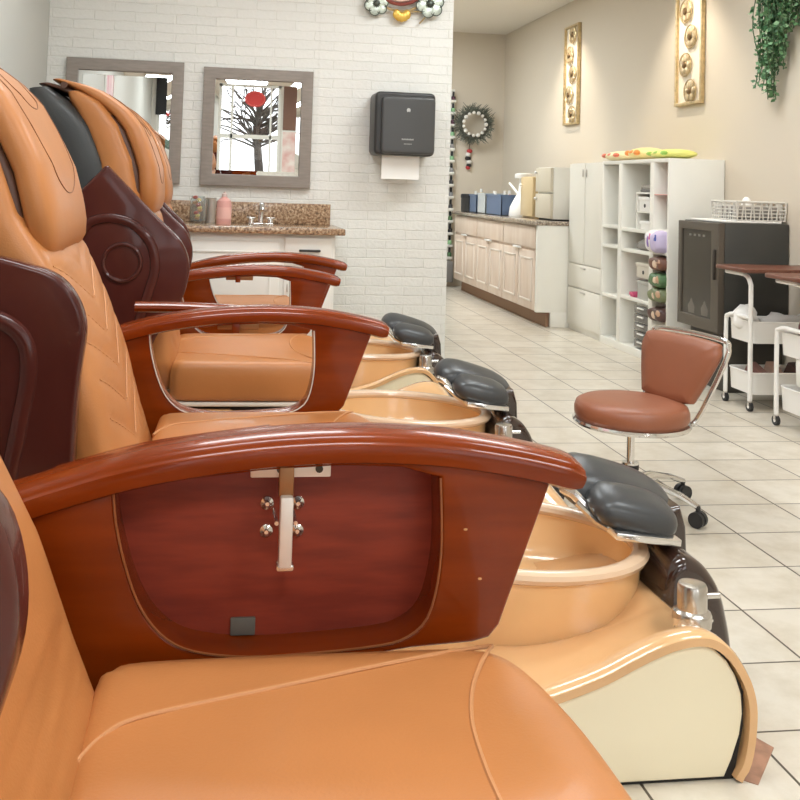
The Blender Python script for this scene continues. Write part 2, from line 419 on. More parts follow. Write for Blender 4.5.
def make_chair(label, loc, hinge, ang, wing_near, wing_far, moulding, ring_c, far_tray, near_arm=False, tub=True, rail_back=None, arm_dx=0., tall=1., quilt=True):
    root = thing('pedicure_chair', label, 'pedicure chair', loc, 0, 'pedicure spa chairs in the row', local=True)
    a = math.radians(ang); hx, hz = hinge
    def T(s): return s if s < .5 else .5+(s-.5)*tall
    def B(y, s, n):
        s = T(s)
        return Vector((hx - math.sin(a)*s + math.cos(a)*n, y, hz + math.cos(a)*s + math.sin(a)*n))
    # base
    MB().box(-.62,.42,-.30,.30,0,.36,.03).box(-.5,.1,-.40,.42,.08,.36,.02).build('base', tub_m, root)
    MB().box(-.20,.40,-.335,.335,.372,.386,.006).build('seat_rim', rimwhite, root)
    MB().box(-.18,.38,-.31,.31,.355,.376).build('seat_gap_shade', darkgap, root)  # dark slab paints the shaded gap under the seat rim
    # seat
    ol = [tuple(p)[:2] for p in cr([Vector((x,y,0)) for x, y in SEAT], 4, True)]
    seat = MB().pillow(ol, [(.93,.386),(.985,.392),(1.0,.41),(1.0,.475),(.992,.498),(.975,.512),(.95,.520),(.9,.524),(.8,.526),(.6,.528),(.3,.528)])
    seat = seat.build('seat', leather, root, ang=60)
    def sz(x, y):
        k = max(abs(y)/.335, abs(x-.17)/.30); return .5285 - (.0 if k < .75 else .012*max(0,(k-.75)/.25)**2)
    for sg in (1, -1):
        q = [(-.128,.10),(-.10,.145),(-.05,.175),(.129,.232),(.264,.276),(.36,.312),(.405,.325)]
        MB().tube([Vector((p.x, p.y*sg, sz(p.x,p.y)-.0005)) for p in cr([Vector((x,y,0)) for x, y in q], 6)], .0028, 6).build('seat_piping', piping_m, seat)
    q = [(.405,.325),(.37,.26),(.342,.20),(.322,.13),(.314,.06),(.312,0)]
    q = q+[(x,-y) for x, y in reversed(q[:-1])]
    MB().tube([Vector((p.x, p.y, sz(p.x,p.y)-.0005)) for p in cr([Vector((x,y,0)) for x, y in q], 6)], .003, 6).build('seat_piping', piping_m, seat)
    # backrest
    def drop(u, ex): return 1-max(0., 1-min(.995, u)**(2/ex))**.275
    def groove(y, s):
        if not quilt:
            q = 0.
            for c0, sl, dp in ((.10,.06,.007),(.135,-.03,.005),(.06,.10,.004)): q -= dp*math.exp(-((s-c0-sl*abs(y))/.008)**2)*(1-sm(.2,.27,abs(y)))
            return q
        if s < .02 or s > .52: return 0.
        d = ((s-.42*abs(y)-.05+.05) % .085)-.0425
        return -.0045*math.exp(-(d/.009)**2)*(1-sm(.24,.29,abs(y)))
    rings = []
    N = 90
    for i in range(N+1):
        s = -.10+1.16*i/N; f = back_front(s); hw = interp([(-.1,.27),(.0,.318),(.2,.318),(.5,.30),(.8,.27),(1.06,.25)], s)
        th = interp([(-.1,.11),(.5,.15),(.9,.14),(1.06,.10)], s)
        e = min(1., .5+.5*math.sin(min(1., min(i, N-i)/5.)*math.pi/2))
        hw2 = hw*(.9+.1*e); c_ = f-th/2; hn = th*e/2; rg_ = []
        for k in range(64):
            u = math.sin(math.pi*(k/64-.5)); rg_.append(Vector((hw2*u, c_+hn*(1-abs(u)**(2/.35))**.275, 0)))
        for k in range(20):
            u = math.sin(math.pi*(.5-k/20)); rg_.append(Vector((hw2*u, c_-hn*(1-abs(u)**(2/.35))**.275, 0)))
        rings.append([B(p.x, s, p.y+(groove(p.x, s) if p.y > f-th*.4 else 0)) for p in rg_])
    back = MB().loft(rings).build('backrest', leather, root, ang=70)
    if quilt:
        for k in range(5):
            for sg in (-1, 1):
                pts = []
                for q in range(1, 23):
                    y = .012*q; sv = .0425+.085*k+.42*y
                    if sv > .515: break
                    hw = interp([(-.1,.27),(.0,.318),(.2,.318),(.5,.30),(.8,.27)], sv); th = interp([(-.1,.11),(.5,.15),(.9,.14)], sv)
                    pts.append(B(sg*y, sv, back_front(sv)-th/2*drop(y/hw,.35)+groove(y, sv)+.0008))
                MB().tube(pts, .0019, 6).build('backrest_seam', piping_m, back)
    # head pillow over a brown gusset
    rings = []; rg = []
    N = 18
    for i in range(N+1):
        s = .50+.62*i/N; f = pil_front(s); hw = interp([(.5,.20),(.54,.26),(.62,.275),(.8,.262),(1.0,.245),(1.12,.22)], s)
        e = .45 if i in (0, N) else (.85 if i in (1, N-1) else 1.)
        th = .075
        rings.append(superring(0, hw, f-th*(.5+.5*e), f-th*(.5-.5*e), lambda y, n, s=s: B(y, s, n), .3))
        rg.append(superring(0, hw*.965, f-.105, f-.06, lambda y, n, s=s: B(y, s-.01, n), .25))
    pil = MB().loft(rings).build('head_pillow', leather, root, ang=70)
    MB().loft(rg).build('pillow_gusset', seam_m, pil, ang=70)
    def psurf(y, s):
        hw = interp([(.5,.20),(.54,.26),(.62,.275),(.8,.262),(1.0,.245),(1.12,.22)], s)
        return pil_front(s)-.0375*drop(abs(y)/hw, .3)
    for uu in ([(.20,1.02),(.195,.90),(.18,.78),(.14,.69),(.07,.65),(0,.64)], [(.14,1.04),(.13,.96),(.10,.89),(.05,.86),(0,.855)]):
        uu = uu+[(-a_, b_) for a_, b_ in reversed(uu[:-1])]
        MB().tube([B(p.x, p.y, psurf(p.x, p.y)+.0003) for p in cr([Vector((u,v,0)) for u, v in uu], 6)], .0015, 6).build('pillow_stitching', mat('stitch_brown', (140,92,58), .6), pil)
    # black rear shell
    rings = []
    N = 16
    for i in range(N+1):
        s = .12+.97*i/N; f = back_front(s)-.10; hw = interp([(.1,.29),(.6,.285),(1.0,.27),(1.1,.25)], s)
        th = interp([(.1,.16),(.6,.20),(.9,.19),(1.09,.10)], s)
        e = .7 if i in (0, N) else 1.
        rings.append(superring(0, hw, f-th*(.5+.5*e), f-th*(.5-.5*e), lambda y, n, s=s: B(y, s, n), .22))
    sh = MB().loft(rings).build('back_shell', black_v, root, ang=60)
    tb = [B(y, 1.088, back_front(1.09)-.06-.10*k) for k in (0,) for y in (-.24,-.12,0,.12,.24)]
    MB().tube(tb, .012, 8).build('shell_edge', seam_m, sh)
    # side wings
    for poly, y0, near in ((wing_near, -.385, True), (wing_far, .305, False)):
        if poly is None: continue
        w = MB().plate([tuple(p)[:2] for p in poly], (), y0, y0+.05, .012).build('side_wing', dark_wood, root)
        if near and moulding:
            MB().tube([Vector((p.x, y0, p.y)) for p in cr([Vector((x,z,0)) for x, z in moulding], 6)], .017, 10, sx=1., sy=.7).build('wing_moulding', dark_wood, w)
            if ring_c:
                MB().tube([Vector((ring_c[0]+.062*math.cos(t), y0, ring_c[1]+.062*math.sin(t))) for t in [2*math.pi*k/32 for k in range(32)]], .008, 8, loop=True).build('wing_medallion', dark_wood, w)
    # arms
    if not near_arm: make_arm(root, .37, dx=arm_dx, tray=far_tray)
    if rail_back:
        x0, x1, za, zb = rail_back
        pts = cr([Vector((x0,.505,za)), Vector((x0*.6+x1*.4,.505,(za*.5+zb*.5)+.004)), Vector((x1,.505,zb))], 6)
        MB().tube(pts, .022, 12, sx=1.5, sy=.75).build('rear_rail', cherry, root)
    if near_arm:
        make_arm(root, -.40, dx=.085, bracket=False, dz=.013)
    if tub: make_tub(root)
    return root

PSIDE = [(.30,.12),(.50,.15),(.646,.178),(.72,.197),(.789,.22),(.84,.243),(.892,.265),(.935,.279),(.977,.286),(1.012,.284),(1.041,.272),(1.07,.247),(1.096,.209),(1.11,.175),(1.116,.139),(1.114,.09),(1.105,.041),(1.085,.0)]
PSIDE = [(x if x < .6 else .6+(x-.6)*.975, z) for x, z in PSIDE]
PMID = [(.30,.12),(.50,.125),(.646,.13),(.72,.13),(.789,.134),(.84,.14),(.892,.150),(.935,.162),(.977,.178),(1.012,.195),(1.041,.206),(1.07,.205),(1.096,.18),(1.11,.15),(1.116,.12),(1.114,.08),(1.105,.04),(1.085,.0)]
def make_tub(root):
    ys = [-.535,-.529,-.50,-.47,-.44,-.41,-.38,-.35,-.32,-.29,-.26,-.22,-.15,0]
    ys = ys+[-y for y in reversed(ys[:-1])]
    side = cr([Vector((x,0,z)) for x, z in PSIDE], 3); mid = cr([Vector((x,0,z)) for x, z in PMID], 3)
    rows = []
    for y in ys:
        w = max(0., min(1., (abs(y)-.2)/.30)); dz = 0.
        if abs(y) > .532: dz -= .005
        rows.append([Vector((a.x*w+b.x*(1-w), y, max(0, a.z*w+b.z*(1-w)+dz*(1 if a.z > .02 else 0)))) for a, b in zip(side, mid)])
    m = MB(); m.loft(rows, closed=False)
    # inner lip at both ends
    for y, s in ((-.535, 1), (.535, -1)):
        e0 = rows[0] if y < 0 else rows[-1]
        c = Vector((.75, y, .05)); n = len(e0); lip = []; lip2 = []
        for i, p in enumerate(e0):
            d = e0[min(i+1,n-1)]-e0[max(i-1,0)]; nn = Vector((d.z,0,-d.x)).normalized()
            lip.append(p+nn*.016); lip2.append(p+nn*.018+Vector((0,.05*s,0)))
        for p in lip+lip2: p.z = max(p.z, 0)
        m.loft([e0, lip, lip2], closed=False)
    base = m.build('tub_base', tub_m, root, ang=50)
    for y0, y1 in ((-.524,-.506),(.506,.524)):
        po = [(.40,.006),(.40,.115)]+[(x,z) for x, z in [(.60,.150),(.717,.177),(.789,.200),(.84,.223),(.892,.246),(.935,.261),(.968,.267),(1.0,.264),(1.028,.252),(1.054,.230),(1.074,.20),(1.087,.163),(1.090,.125),(1.084,.085),(1.068,.04),(1.052,.006)]]+[(.9,.006),(.7,.006)]
        po = [(x if x < .6 else .6+(x-.6)*.975, z) for x, z in po]
        MB().plate(po, (), y0, y1, .004).build('side_panel', cream, base)
        MB().plate([(.42,.0),(1.062,.0),(1.081,.10),(1.081,.17),(1.028,.258),(.96,.271),(.88,.241),(.75,.186),(.42,.12)], (), y0+.004 if y0 < 0 else y0-.004, y1+.008 if y0 < 0 else y1-.008, .0005, seg=0).build('panel_recess_shade', darkgap, base)  # dark sheet paints the shade in the hollow behind the panel
    # bowl
    cx, rx, ry = .765,.325,.258
    def ell(fx, fy, z, dz=0., n=44):
        return [Vector((cx+rx*fx*math.cos(t), ry*fy*math.sin(t), z-dz*math.cos(t))) for t in [2*math.pi*k/n for k in range(n)]]
    bo = MB().loft([ell(.95,.95,.08),(ell(.965,.965,.16,.004)),ell(.985,.98,.23,.008),ell(.99,.985,.288,.012),ell(.955,.945,.290,.012),ell(.93,.91,.24,.008),ell(.89,.86,.18),ell(.82,.78,.152),ell(.6,.6,.146),ell(.2,.2,.145)], cap0=False)
    bo = bo.build('foot_bowl', bowl_in, root, ang=60)
    MB().tube([p for p in ell(.985,.98,.288,.014,60)], .019, 10, loop=True, sx=1.15, sy=.85).build('bowl_rim', rim_m, bo)
    # control knob
    k = MB().lathe([(.0,.232),(.040,.232),(.041,.254),(.039,.260),(.034,.263),(.031,.266),(.031,.312),(.028,.318),(.012,.320),(.0,.3195)], (1.05,-.37,0), 28).build('control_knob', mat('knob_chrome', (196,192,186), .22, .9), base)
    MB().cyl((1.075,-.37,.290),(1.112,-.37,.291),.006).build('knob_lever', chrome, k)
    # hood behind the bowl and a plate painted as reflected floor
    ho = fillet([(1.075,.06),(1.078,.255),(1.12,.305),(1.205,.285),(1.275,.22),(1.315,.10),(1.325,.0),(1.12,.0)], [.0,.03,.05,.07,.07,.06,0,0], 5); ho = [Vector((p[0] if p[0] < 1.12 else 1.12+(p[0]-1.12)*.70, p[1])) for p in ho]
    hood = MB().plate([tuple(p)[:2] for p in ho], (), -.19,.14,.03, seg=4).build('pipe_hood', hood_m, root, ang=50)
    MB().box(1.125,1.20,-.194,-.18,.15,.16,.004).build('hood_strip', chrome, hood)
    go = fillet([(1.13,.0),(1.13,.27),(1.165,.34),(1.205,.31),(1.245,.21),(1.268,.10),(1.272,.0)], [0,.05,.06,.08,.08,.06,0], 5)
    MB().plate([tuple(p)[:2] for p in go], (), .15,.20,.02, seg=3).build('reflection_plate', mauve, root, ang=50)  # plate added in mauve as the floor's reflection on the hood
    # footrest
    nk = MB().plate([(1.135,.24),(1.145,.33),(1.13,.36),(1.19,.37),(1.205,.32),(1.21,.235)], (), -.05,.05,.012).build('footrest_post', hood_m, root)
    br = MB()
    br.box(.975,1.14,-.15,.08,.316,.334,.003, M=Matrix.Translation((1.08,0,.326)) @ Matrix.Rotation(math.radians(7),4,'Y') @ Matrix.Translation((-1.08,0,-.326)))
    br.tube([(1.0,-.06,.33),(.955,-.05,.36),(.915,-.03,.40),(.895,0,.405)], [.012,.013,.013,.012], 10)
    br.tube([(1.0,-.09,.325),(.95,-.085,.352),(.905,-.07,.392)], .008, 8)
    br.build('footrest_bracket', chrome, nk)
    padol = [tuple(p)[:2] for p in cr([Vector(p) for p in [(-.175,-.05,0),(-.14,-.085,0),(-.03,-.10,0),(.09,-.095,0),(.15,-.06,0),(.165,0,0),(.15,.06,0),(.09,.095,0),(-.03,.10,0),(-.14,.085,0),(-.175,.05,0),(-.185,0,0)]], 4, True)]
    prof = [(.70,-.034),(.90,-.030),(1.0,-.006),(.99,.014),(.94,.032),(.84,.047),(.68,.058),(.45,.065),(.2,.067)]
    for cxp, cyp, czp, sx_, sy_, tiltx, tilty in ((1.062,.055,.372,.94,1.0,16,17),(1.055,-.065,.368,.64,.78,14,12)):
        thk = .9 if cyp > 0 else .68
        M = Matrix.Translation((cxp,cyp,czp)) @ Matrix.Rotation(math.radians(tilty),4,'Y') @ Matrix.Rotation(math.radians(tiltx),4,'X') @ Matrix.Diagonal((sx_,sy_,thk,1))
        MB().pillow(padol, prof, M).build('footrest_pad', pad_m, root, ang=70)

def wpoly(pts, rad): return fillet(pts, rad, 7)
w1 = wpoly([(-.75,.98),(-.30,1.0),(-.125,.965),(-.10,.88),(-.135,.76),(-.20,.55),(-.24,.25),(-.75,.25)], [.05,.1,.06,.07,.08,.1,0,0])
mo1 = [(-.40,.93),(-.25,.935),(-.155,.90),(-.135,.82),(-.17,.72),(-.25,.5)]
w2 = wpoly([(-.78,.93),(-.47,1.005),(-.29,.955),(-.238,.87),(-.252,.74),(-.255,.25),(-.78,.25)], [.05,.1,.06,.05,.05,0,0])
mo2 = [(-.60,.55),(-.58,.78),(-.50,.86),(-.42,.87),(-.36,.83),(-.347,.76),(-.36,.66),(-.375,.55),(-.38,.42)]
w3 = wpoly([(-.58,.90),(-.47,1.08),(-.365,1.195),(-.335,1.165),(-.183,1.015),(-.10,.94),(-.07,.86),(-.09,.74),(-.19,.60),(-.25,.25),(-.62,.25)], [.05,.05,.012,.01,.03,.05,.05,.06,.05,0,0])
mo3 = [(-.46,.60),(-.455,.86),(-.43,.975),(-.37,1.012),(-.28,1.0),(-.21,.935),(-.19,.85),(-.21,.76),(-.25,.62)]
def shift(p, dx): return [Vector((q[0]+dx, q[1])) for q in p]
make_chair('nearest tan pedicure chair, filling the foreground, its cherry armrest closed by a red panel', (0,.98,0), (-.115,.49), 23, w1, None, mo1, None, True, tub=False, quilt=False, rail_back=(-.215,.10,.700,.760))
make_chair('tan pedicure chair just behind the nearest one, its cream-sided foot tub at lower right', (0,2.33,0), (-.150,.50), 18.5, w2, None, mo2, None, False, rail_back=(-.215,.12,.778,.770), arm_dx=-.042)
make_chair('upright tan pedicure chair with black rear shell and a ring on its dark wing', (0,3.68,0), (-.115,.52), 9, w3, shift(w3,-.005), mo3, (-.30,.865), False, arm_dx=-.004, tall=.86)
make_chair('farthest pedicure chair, mostly hidden, closest to the sink and the white brick wall', (0.02,5.03,0), (-.13,.52), 12, shift(w3,-.05), None, None, None, False, near_arm=True)

# ---------------------------------------------------------------- rolling stool
st = thing('rolling_stool', 'low round caramel vinyl stool with backrest and chrome star base', 'stool', (1.555,3.37,0), math.radians(17), local=True)
z0 = .315
MB().lathe([(.0,z0),(.183,z0),(.199,z0+.006),(.206,z0+.022),(.206,z0+.045),(.199,z0+.064),(.18,z0+.074),(.14,z0+.079),(.08,z0+.081),(0,z0+.081)], seg=48).build('seat', brown_v, st, ang=70)
MB().lathe([(.0,z0-.014),(.18,z0-.014),(.209,z0-.010),(.213,z0-.002),(.209,z0+.006),(.18,z0+.004),(0,z0+.004)], seg=48).build('seat_ring', chrome, st)
# backrest faces -x, stands at +x
def bk(y, z, n): return Vector((.19+.10*(z-.30)/.3+n-.012, y, z+.030))
bo = cr([Vector((y,z,0)) for y, z in [(-.165,.585),(-.188,.565),(-.19,.52),(-.135,.38),(-.112,.357),(0,.345),(.112,.357),(.135,.38),(.19,.52),(.188,.565),(.165,.585),(0,.592)]], 5, True)
cyb, czb = 0., .47
rings = []
for k, n in ((.85,.0),(.96,-.004),(1.0,-.018),(.985,-.034),(.93,-.046),(.7,-.052),(.3,-.053)):
    rings.append([bk(cyb+(p.x-cyb)*k, czb+(p.y-czb)*k, n) for p in bo])
MB().loft(rings).build('backrest', brown_v, st, ang=70)
fp = [(-.10,.275),(-.13,.30),(-.165,.40),(-.197,.53),(-.195,.570),(-.168,.592),(0,.599),(.168,.592),(.195,.570),(.197,.53),(.165,.40),(.13,.30),(.10,.275)]
MB().tube([bk(p.x, p.y, .008) for p in cr([Vector((y,z,0)) for y, z in fp], 6)], .0095, 10).build('back_frame', chrome, st)
MB().cyl((0,0,.085),(0,0,.303),.014).cyl((0,0,.06),(0,0,.15),.024).cyl((0,0,.145),(0,0,.165),.030).build('gas_lift', chrome, st)
MB().cyl((0,0,.14),(0,0,.158),.031).build('lift_collar', dkrubber, st)
for i in range(5):
    t = math.radians(-71+72*i); c, s = math.cos(t), math.sin(t)
    leg = MB().tube([(.02*c,.02*s,.10),(.10*c,.10*s,.108),(.20*c,.20*s,.09),(.262*c,.262*s,.068)], [.026,.02,.016,.014], 10, sx=1.1, sy=.7).build('leg', chrome, st)
    cx, cy = .262*c, .262*s; w = MB()
    for sg in (-1,1):
        ox, oy = -s*.014*sg, c*.014*sg
        w.cyl((cx+ox*.35, cy+oy*.35, .027),(cx+ox*1.5, cy+oy*1.5, .027), .027, seg=20)
    w.cyl((cx,cy,.03),(cx,cy,.072),.008)
    w.build('caster', dkrubber, leg)

# ---------------------------------------------------------------- sink corner
vn = thing('sink_vanity', 'white sink vanity below the granite top on the brick wall', 'cabinet', (-.1,5.98,0))
MB().box(-1.06,.735,5.74,6.24,.0,.845,.003).build('body', white_in, vn)
for x0, x1 in ((-1.04,-.32),(-.30,.40)):
    d = MB().box(x0,x1,5.722,5.741,.12,.80,.004).build('door', white_in, vn)
    mm = MB()
    for a, b, c, e in ((x0+.05,x0+.062,.18,.74),(x1-.062,x1-.05,.18,.74),(x0+.05,x1-.05,.18,.192),(x0+.05,x1-.05,.728,.74)): mm.box(a,b,5.716,5.724,c,e,.002)
    mm.build('door_moulding', white_in, d)
dr = MB().box(.43,.715,5.722,5.741,.655,.825,.004).build('drawer', white_in, vn)
MB().box(.515,.645,5.700,5.714,.742,.756,.004).box(.52,.53,5.712,5.724,.744,.754).box(.63,.64,5.712,5.724,.744,.754).build('handle', blk, dr, label='black bar handle')
d = MB().box(.43,.715,5.722,5.741,.12,.64,.004).build('door', white_in, vn)
mm = MB()
for a, b, c, e in ((.47,.482,.17,.59),(.663,.675,.17,.59),(.47,.675,.17,.182),(.47,.675,.578,.59)): mm.box(a,b,5.716,5.724,c,e,.002)
mm.build('door_moulding', white_in, d)
for zz in (.34,.50): MB().box(.448,.456,5.714,5.722,zz,zz+.05,.002).build('hinge', steel, d)
ct = thing('granite_countertop', 'speckled brown granite counter with backsplash, under the two mirrors', 'countertop', (-.1,5.97,.845))
MB().box(-1.08,.79,5.68,6.25,.845,.885,.008).build('slab', gran, ct)
MB().box(-1.08,.76,6.225,6.25,.885,1.02,.003).build('backsplash', gran, ct)
fa = thing('faucet', 'small chrome faucet on the granite counter right of the pink bottle', 'faucet', (.295,6.03,.885))
MB().box(.215,.375,6.0,6.06,.885,.897,.006).build('base_plate', chrome, fa)
MB().tube(cr([Vector(p) for p in [(.295,6.03,.89),(.295,6.03,.98),(.295,6.0,1.01),(.295,5.94,1.005),(.295,5.915,.975)]],5), .016, 12).build('spout', chrome, fa)
for xx in (.235,.355): MB().lathe([(0,.895),(.018,.895),(.016,.92),(.008,.925),(0,.925)], (xx,6.03,0)).box(xx-.03,xx+.03,6.024,6.036,.922,.932,.003).build('handle', chrome, fa)
pb = thing('soap_bottle', 'pale pink pump bottle standing left of the faucet', 'bottle', (.062,5.93,.885))
MB().lathe([(0,.885),(.043,.885),(.046,.892),(.046,1.01),(.042,1.03),(.026,1.045),(.018,1.05),(.018,1.055),(0,1.055)], (.062,5.93,0), 28).build('body', mat('pink_plastic', (226,168,160), .35), pb)
MB().lathe([(0,1.055),(.017,1.055),(.017,1.072),(.008,1.076),(.008,1.085),(0,1.085)], (.062,5.93,0), 20).build('pump', mat('frosted_pump', (214,190,184), .3), pb)
MB().lathe([(.0465,.92),(.0465,.99)], (.062,5.93,0), 28).build('label', mat('pink_label', (236,186,176), .5), pb)
jr = thing('glass_jar', 'clear jar of yellow and orange pieces left of the pink bottle', 'jar', (-.10,6.08,.885))
MB().lathe([(0,.885),(.045,.885),(.05,.90),(.05,1.03),(.042,1.045),(.042,1.052),(.036,1.052),(.036,1.04),(.044,1.025),(.044,.90),(0,.893)], (-.10,6.08,0), 24).build('glass', mat('clear_glass', (236,240,238), .03, trans=.9, ior=1.2), jr)
for k in range(9):
    t = R.random()*6.28; rr = R.random()*.025
    MB().ball((-.10+rr*math.cos(t), 6.08+rr*math.sin(t), .915+.016*k), .017,.017,.012).build('filling', [mat('orange_bit', (222,150,60), .5), mat('yellow_bit', (236,206,96), .5), mat('red_bit', (190,70,50), .5)][k%3], jr)
cn = thing('small_tumbler', 'small silver-grey tumbler behind the jar on the granite counter', 'cup', (-.02,6.17,.885))
MB().lathe([(0,.885),(.03,.885),(.036,1.04),(.033,1.04),(.028,.9),(0,.895)], (-.02,6.17,0), 20).build('cup', steel, cn)
MB().tube([Vector((-.02+.036*math.cos(t), 6.17+.036*math.sin(t), 1.04)) for t in [6.283*k/20 for k in range(20)]], .002, 6, loop=True).build('rim', chrome, cn)

# mirrors
def make_mirror(x0, x1, z0, z1, label):
    t = thing('wall_mirror', label, 'mirror', ((x0+x1)/2,PYW-.02,z0), 0, 'grey framed mirrors on the brick wall')
    fw = .075
    MB().plate([(x0,z0),(x1,z0),(x1,z1),(x0,z1)], [[(x0+fw,z0+fw),(x1-fw,z0+fw),(x1-fw,z1-fw),(x0+fw,z1-fw)]], PYW-.04, PYW, .004).build('frame', taupe, t)
    MB().box(x0+fw-.01,x1-fw+.01,PYW-.022,PYW-.006,z0+fw-.01,z1-fw+.01).build('glass', mirror_m, t)
    m = MB(); bw_ = .028; a, b, c, d = x0+fw, x1-fw, z0+fw, z1-fw; y0, y1 = PYW-.0235, PYW-.0222
    A = [(a,c),(b,c),(b,d),(a,d)]; Bq = [(a+bw_,c+bw_),(b-bw_,c+bw_),(b-bw_,d-bw_),(a+bw_,d-bw_)]
    m.loft([[Vector((p[0],y1,p[1])) for p in A],[Vector((p[0],y1-.0045,p[1])) for p in Bq]], True, False, False)
    m.build('bevel', mirror_m, t)
make_mirror(-.965,-.225,1.125,1.91,'grey framed square mirror left on the brick wall, partly behind a chair back')
make_mirror(-.098,.617,1.12,1.89,'grey framed square mirror between the chair backs and the black dispenser')

# towel dispenser
td = thing('towel_dispenser', 'black paper towel dispenser with a white sheet hanging out, on the brick wall', 'dispenser', (1.235,PYW,1.35))
rr = fillet([(1.035,1.352),(1.435,1.352),(1.435,1.765),(1.035,1.765)], .04, 6)
MB().plate([tuple(p)[:2] for p in rr], (), PYW-.22, PYW-.001, .02, seg=4).build('housing', blk, td, ang=50)
rr = fillet([(1.075,1.362),(1.43,1.362),(1.43,1.735),(1.075,1.735)], .035, 6)
MB().plate([tuple(p)[:2] for p in rr], (), PYW-.245, PYW-.20, .018, seg=4).build('cover', mat('charcoal_cover', (72,72,72), .35), td, ang=50)
MB().box(1.10,1.35,PYW-.15,PYW-.146,1.20,1.38).build('paper_sheet', mat('paper_white', (250,249,245), .8), td)
lg = MB(); gy = PYW-.2465

for q in range(3):
    t = 1.57+(q-1)*.6; lg.ball((1.25+.012*math.cos(t), gy+.0015, 1.632+.016*math.sin(t)), .0055, .002, .012)
lg.build('emblem', mat('light_grey_print', (190,190,188), .5), td)
lg = MB()
for i in range(9): lg.box(1.21+.0088*i,1.2165+.0088*i, gy-.002, gy+.002, 1.452, 1.462-.002*(i%2))
for i in range(6): lg.box(1.225+.0088*i,1.2305+.0088*i, gy-.002, gy+.002, 1.424, 1.430)
lg.build('lettering', mat('grey_print', (168,168,166), .5), td)

# floral metal wall decor above the dispenser
td.location.x -= .03
de = thing('metal_flower_decor', 'metal wall decor with pale enamel flowers at the top edge, above the dispenser', 'wall decor', (1.18,PYW-.03,2.26))
dc = Vector((1.18,PYW-.035,2.55))
MB().lathe([(0,-.01),(.16,-.01),(.165,0),(.16,.034),(0,.034)], tuple(dc), 36, 'y').build('dial', mat('pink_enamel', (222,186,168), .4, var=.1, vscale=20), de)
MB().tube([dc+Vector((.18*math.cos(t),-.012,.18*math.sin(t))) for t in [6.283*k/40 for k in range(40)]], .012, 8, loop=True).build('ring', mat('dark_red_ring', (150,80,70), .4, .3), de)
MB().tube([dc+Vector((.225*math.cos(t),0,.225*math.sin(t))) for t in [6.283*k/40 for k in range(40)]], .009, 8, loop=True).build('ring', gold, de)
for fx, fz, rad in ((1.02,2.365,.085),(1.385,2.385,.10),(1.0,2.73,.09),(1.38,2.73,.09)):
    f = MB()
    for k in range(6):
        t = 6.283*k/6+.3; f.ball((fx+rad*.55*math.cos(t), PYW-.045, fz+rad*.55*math.sin(t)), rad*.42, .010, rad*.42, 12, 8)
    fo = f.build('flower', mat('pale_green_enamel', (206,216,204), .3, .3, var=.25, vscale=25), de)
    MB().ball((fx, PYW-.058, fz), rad*.26, .016, rad*.26).build('flower_centre', mat('dark_pewter', (86,92,84), .35, .6), fo)
    e = MB()
    for k in range(6):
        t = 6.283*k/6+.3; q = Vector((fx+rad*.55*math.cos(t), PYW-.05, fz+rad*.55*math.sin(t)))
        e.tube([q+Vector((rad*.42*math.cos(u),0,rad*.42*math.sin(u))) for u in [6.283*j/14 for j in range(14)]], .0035, 6, loop=True)
    e.build('flower_edge', mat('dark_pewter', (86,92,84), .35, .6), fo)
lf = MB()
for k in range(5):
    t = -1.57+(k-2)*.5; lf.ball((1.195+.035*math.cos(t)*1.2, PYW-.045, 2.325+.04*math.sin(t)), .026,.010,.034, 12, 8)
lf.build('yellow_leaf', mat('yellow_gold_leaf', (222,180,84), .3, .5), de)
for pts in ([(1.20,2.31),(1.28,2.33),(1.36,2.33)],[(1.17,2.32),(1.10,2.34),(1.04,2.32)],[(.92,2.42),(.98,2.38),(1.03,2.36)],[(1.32,2.25),(1.36,2.30),(1.38,2.36)]):
    MB().tube([Vector((p.x, PYW-.03, p.y)) for p in cr([Vector((x,z,0)) for x, z in pts], 5)], .006, 6).build('stem', gold, de)

# ---------------------------------------------------------------- far corner: counter run
cb = thing('base_cabinet', 'long cream base cabinet with panelled doors along the right wall', 'cabinet', (3.05,9.2,0))
beige = mat('whitewashed_oak', (226,208,192), .45, c2=(216,194,176), vscale=4, stretch=(3,3,.6))
CX = 2.73
MB().box(CX+.02,RX-.01,7.83,10.62,.125,.86,.002).build('body', beige, cb)
MB().box(CX+.0,RX-.01,7.80,7.835,.125,.86,.002).box(CX+.13,RX-.01,7.80,7.835,0,.13,.002).build('end_panel', white_p, cb, label='white end panel')
MB().box(CX+.10,RX-.02,7.84,10.6,0,.125).build('toe_kick', mat('brown_toekick', (150,116,90), .6), cb)
MB().box(CX+.094,CX+.104,7.815,10.6,0,.105).build('kick_board', mat('brown_toekick', (150,116,90), .6), cb)
ys = [7.85+.46*i for i in range(7)]
for i in range(3):
    y0, y1 = 7.85+.92*i+.01, 7.85+.92*(i+1)-.01
    d = MB().box(CX,CX+.02,y0,y1,.66,.845,.004).build('drawer', beige, cb)
    MB().box(CX-.022,CX-.002,(y0+y1)/2-.10,(y0+y1)/2+.10,.640,.656,.004).build('pull', plastic_w, d)
for i in range(6):
    y0, y1 = 7.85+.46*i+.006, 7.85+.46*(i+1)-.006
    d = MB().box(CX,CX+.02,y0,y1,.135,.635,.004).build('door', beige, cb)
    mm = MB(); a, b, c, e = y0+.06, y1-.06, .20, .575
    for p in ((a,a+.016,c,e),(b-.016,b,c,e),(a,b,c,c+.016),(a,b,e-.016,e)): mm.box(CX-.008,CX+.004,p[0],p[1],p[2],p[3],.003)
    mm.build('door_moulding', mat('cream_moulding', (236,224,212), .45), d)
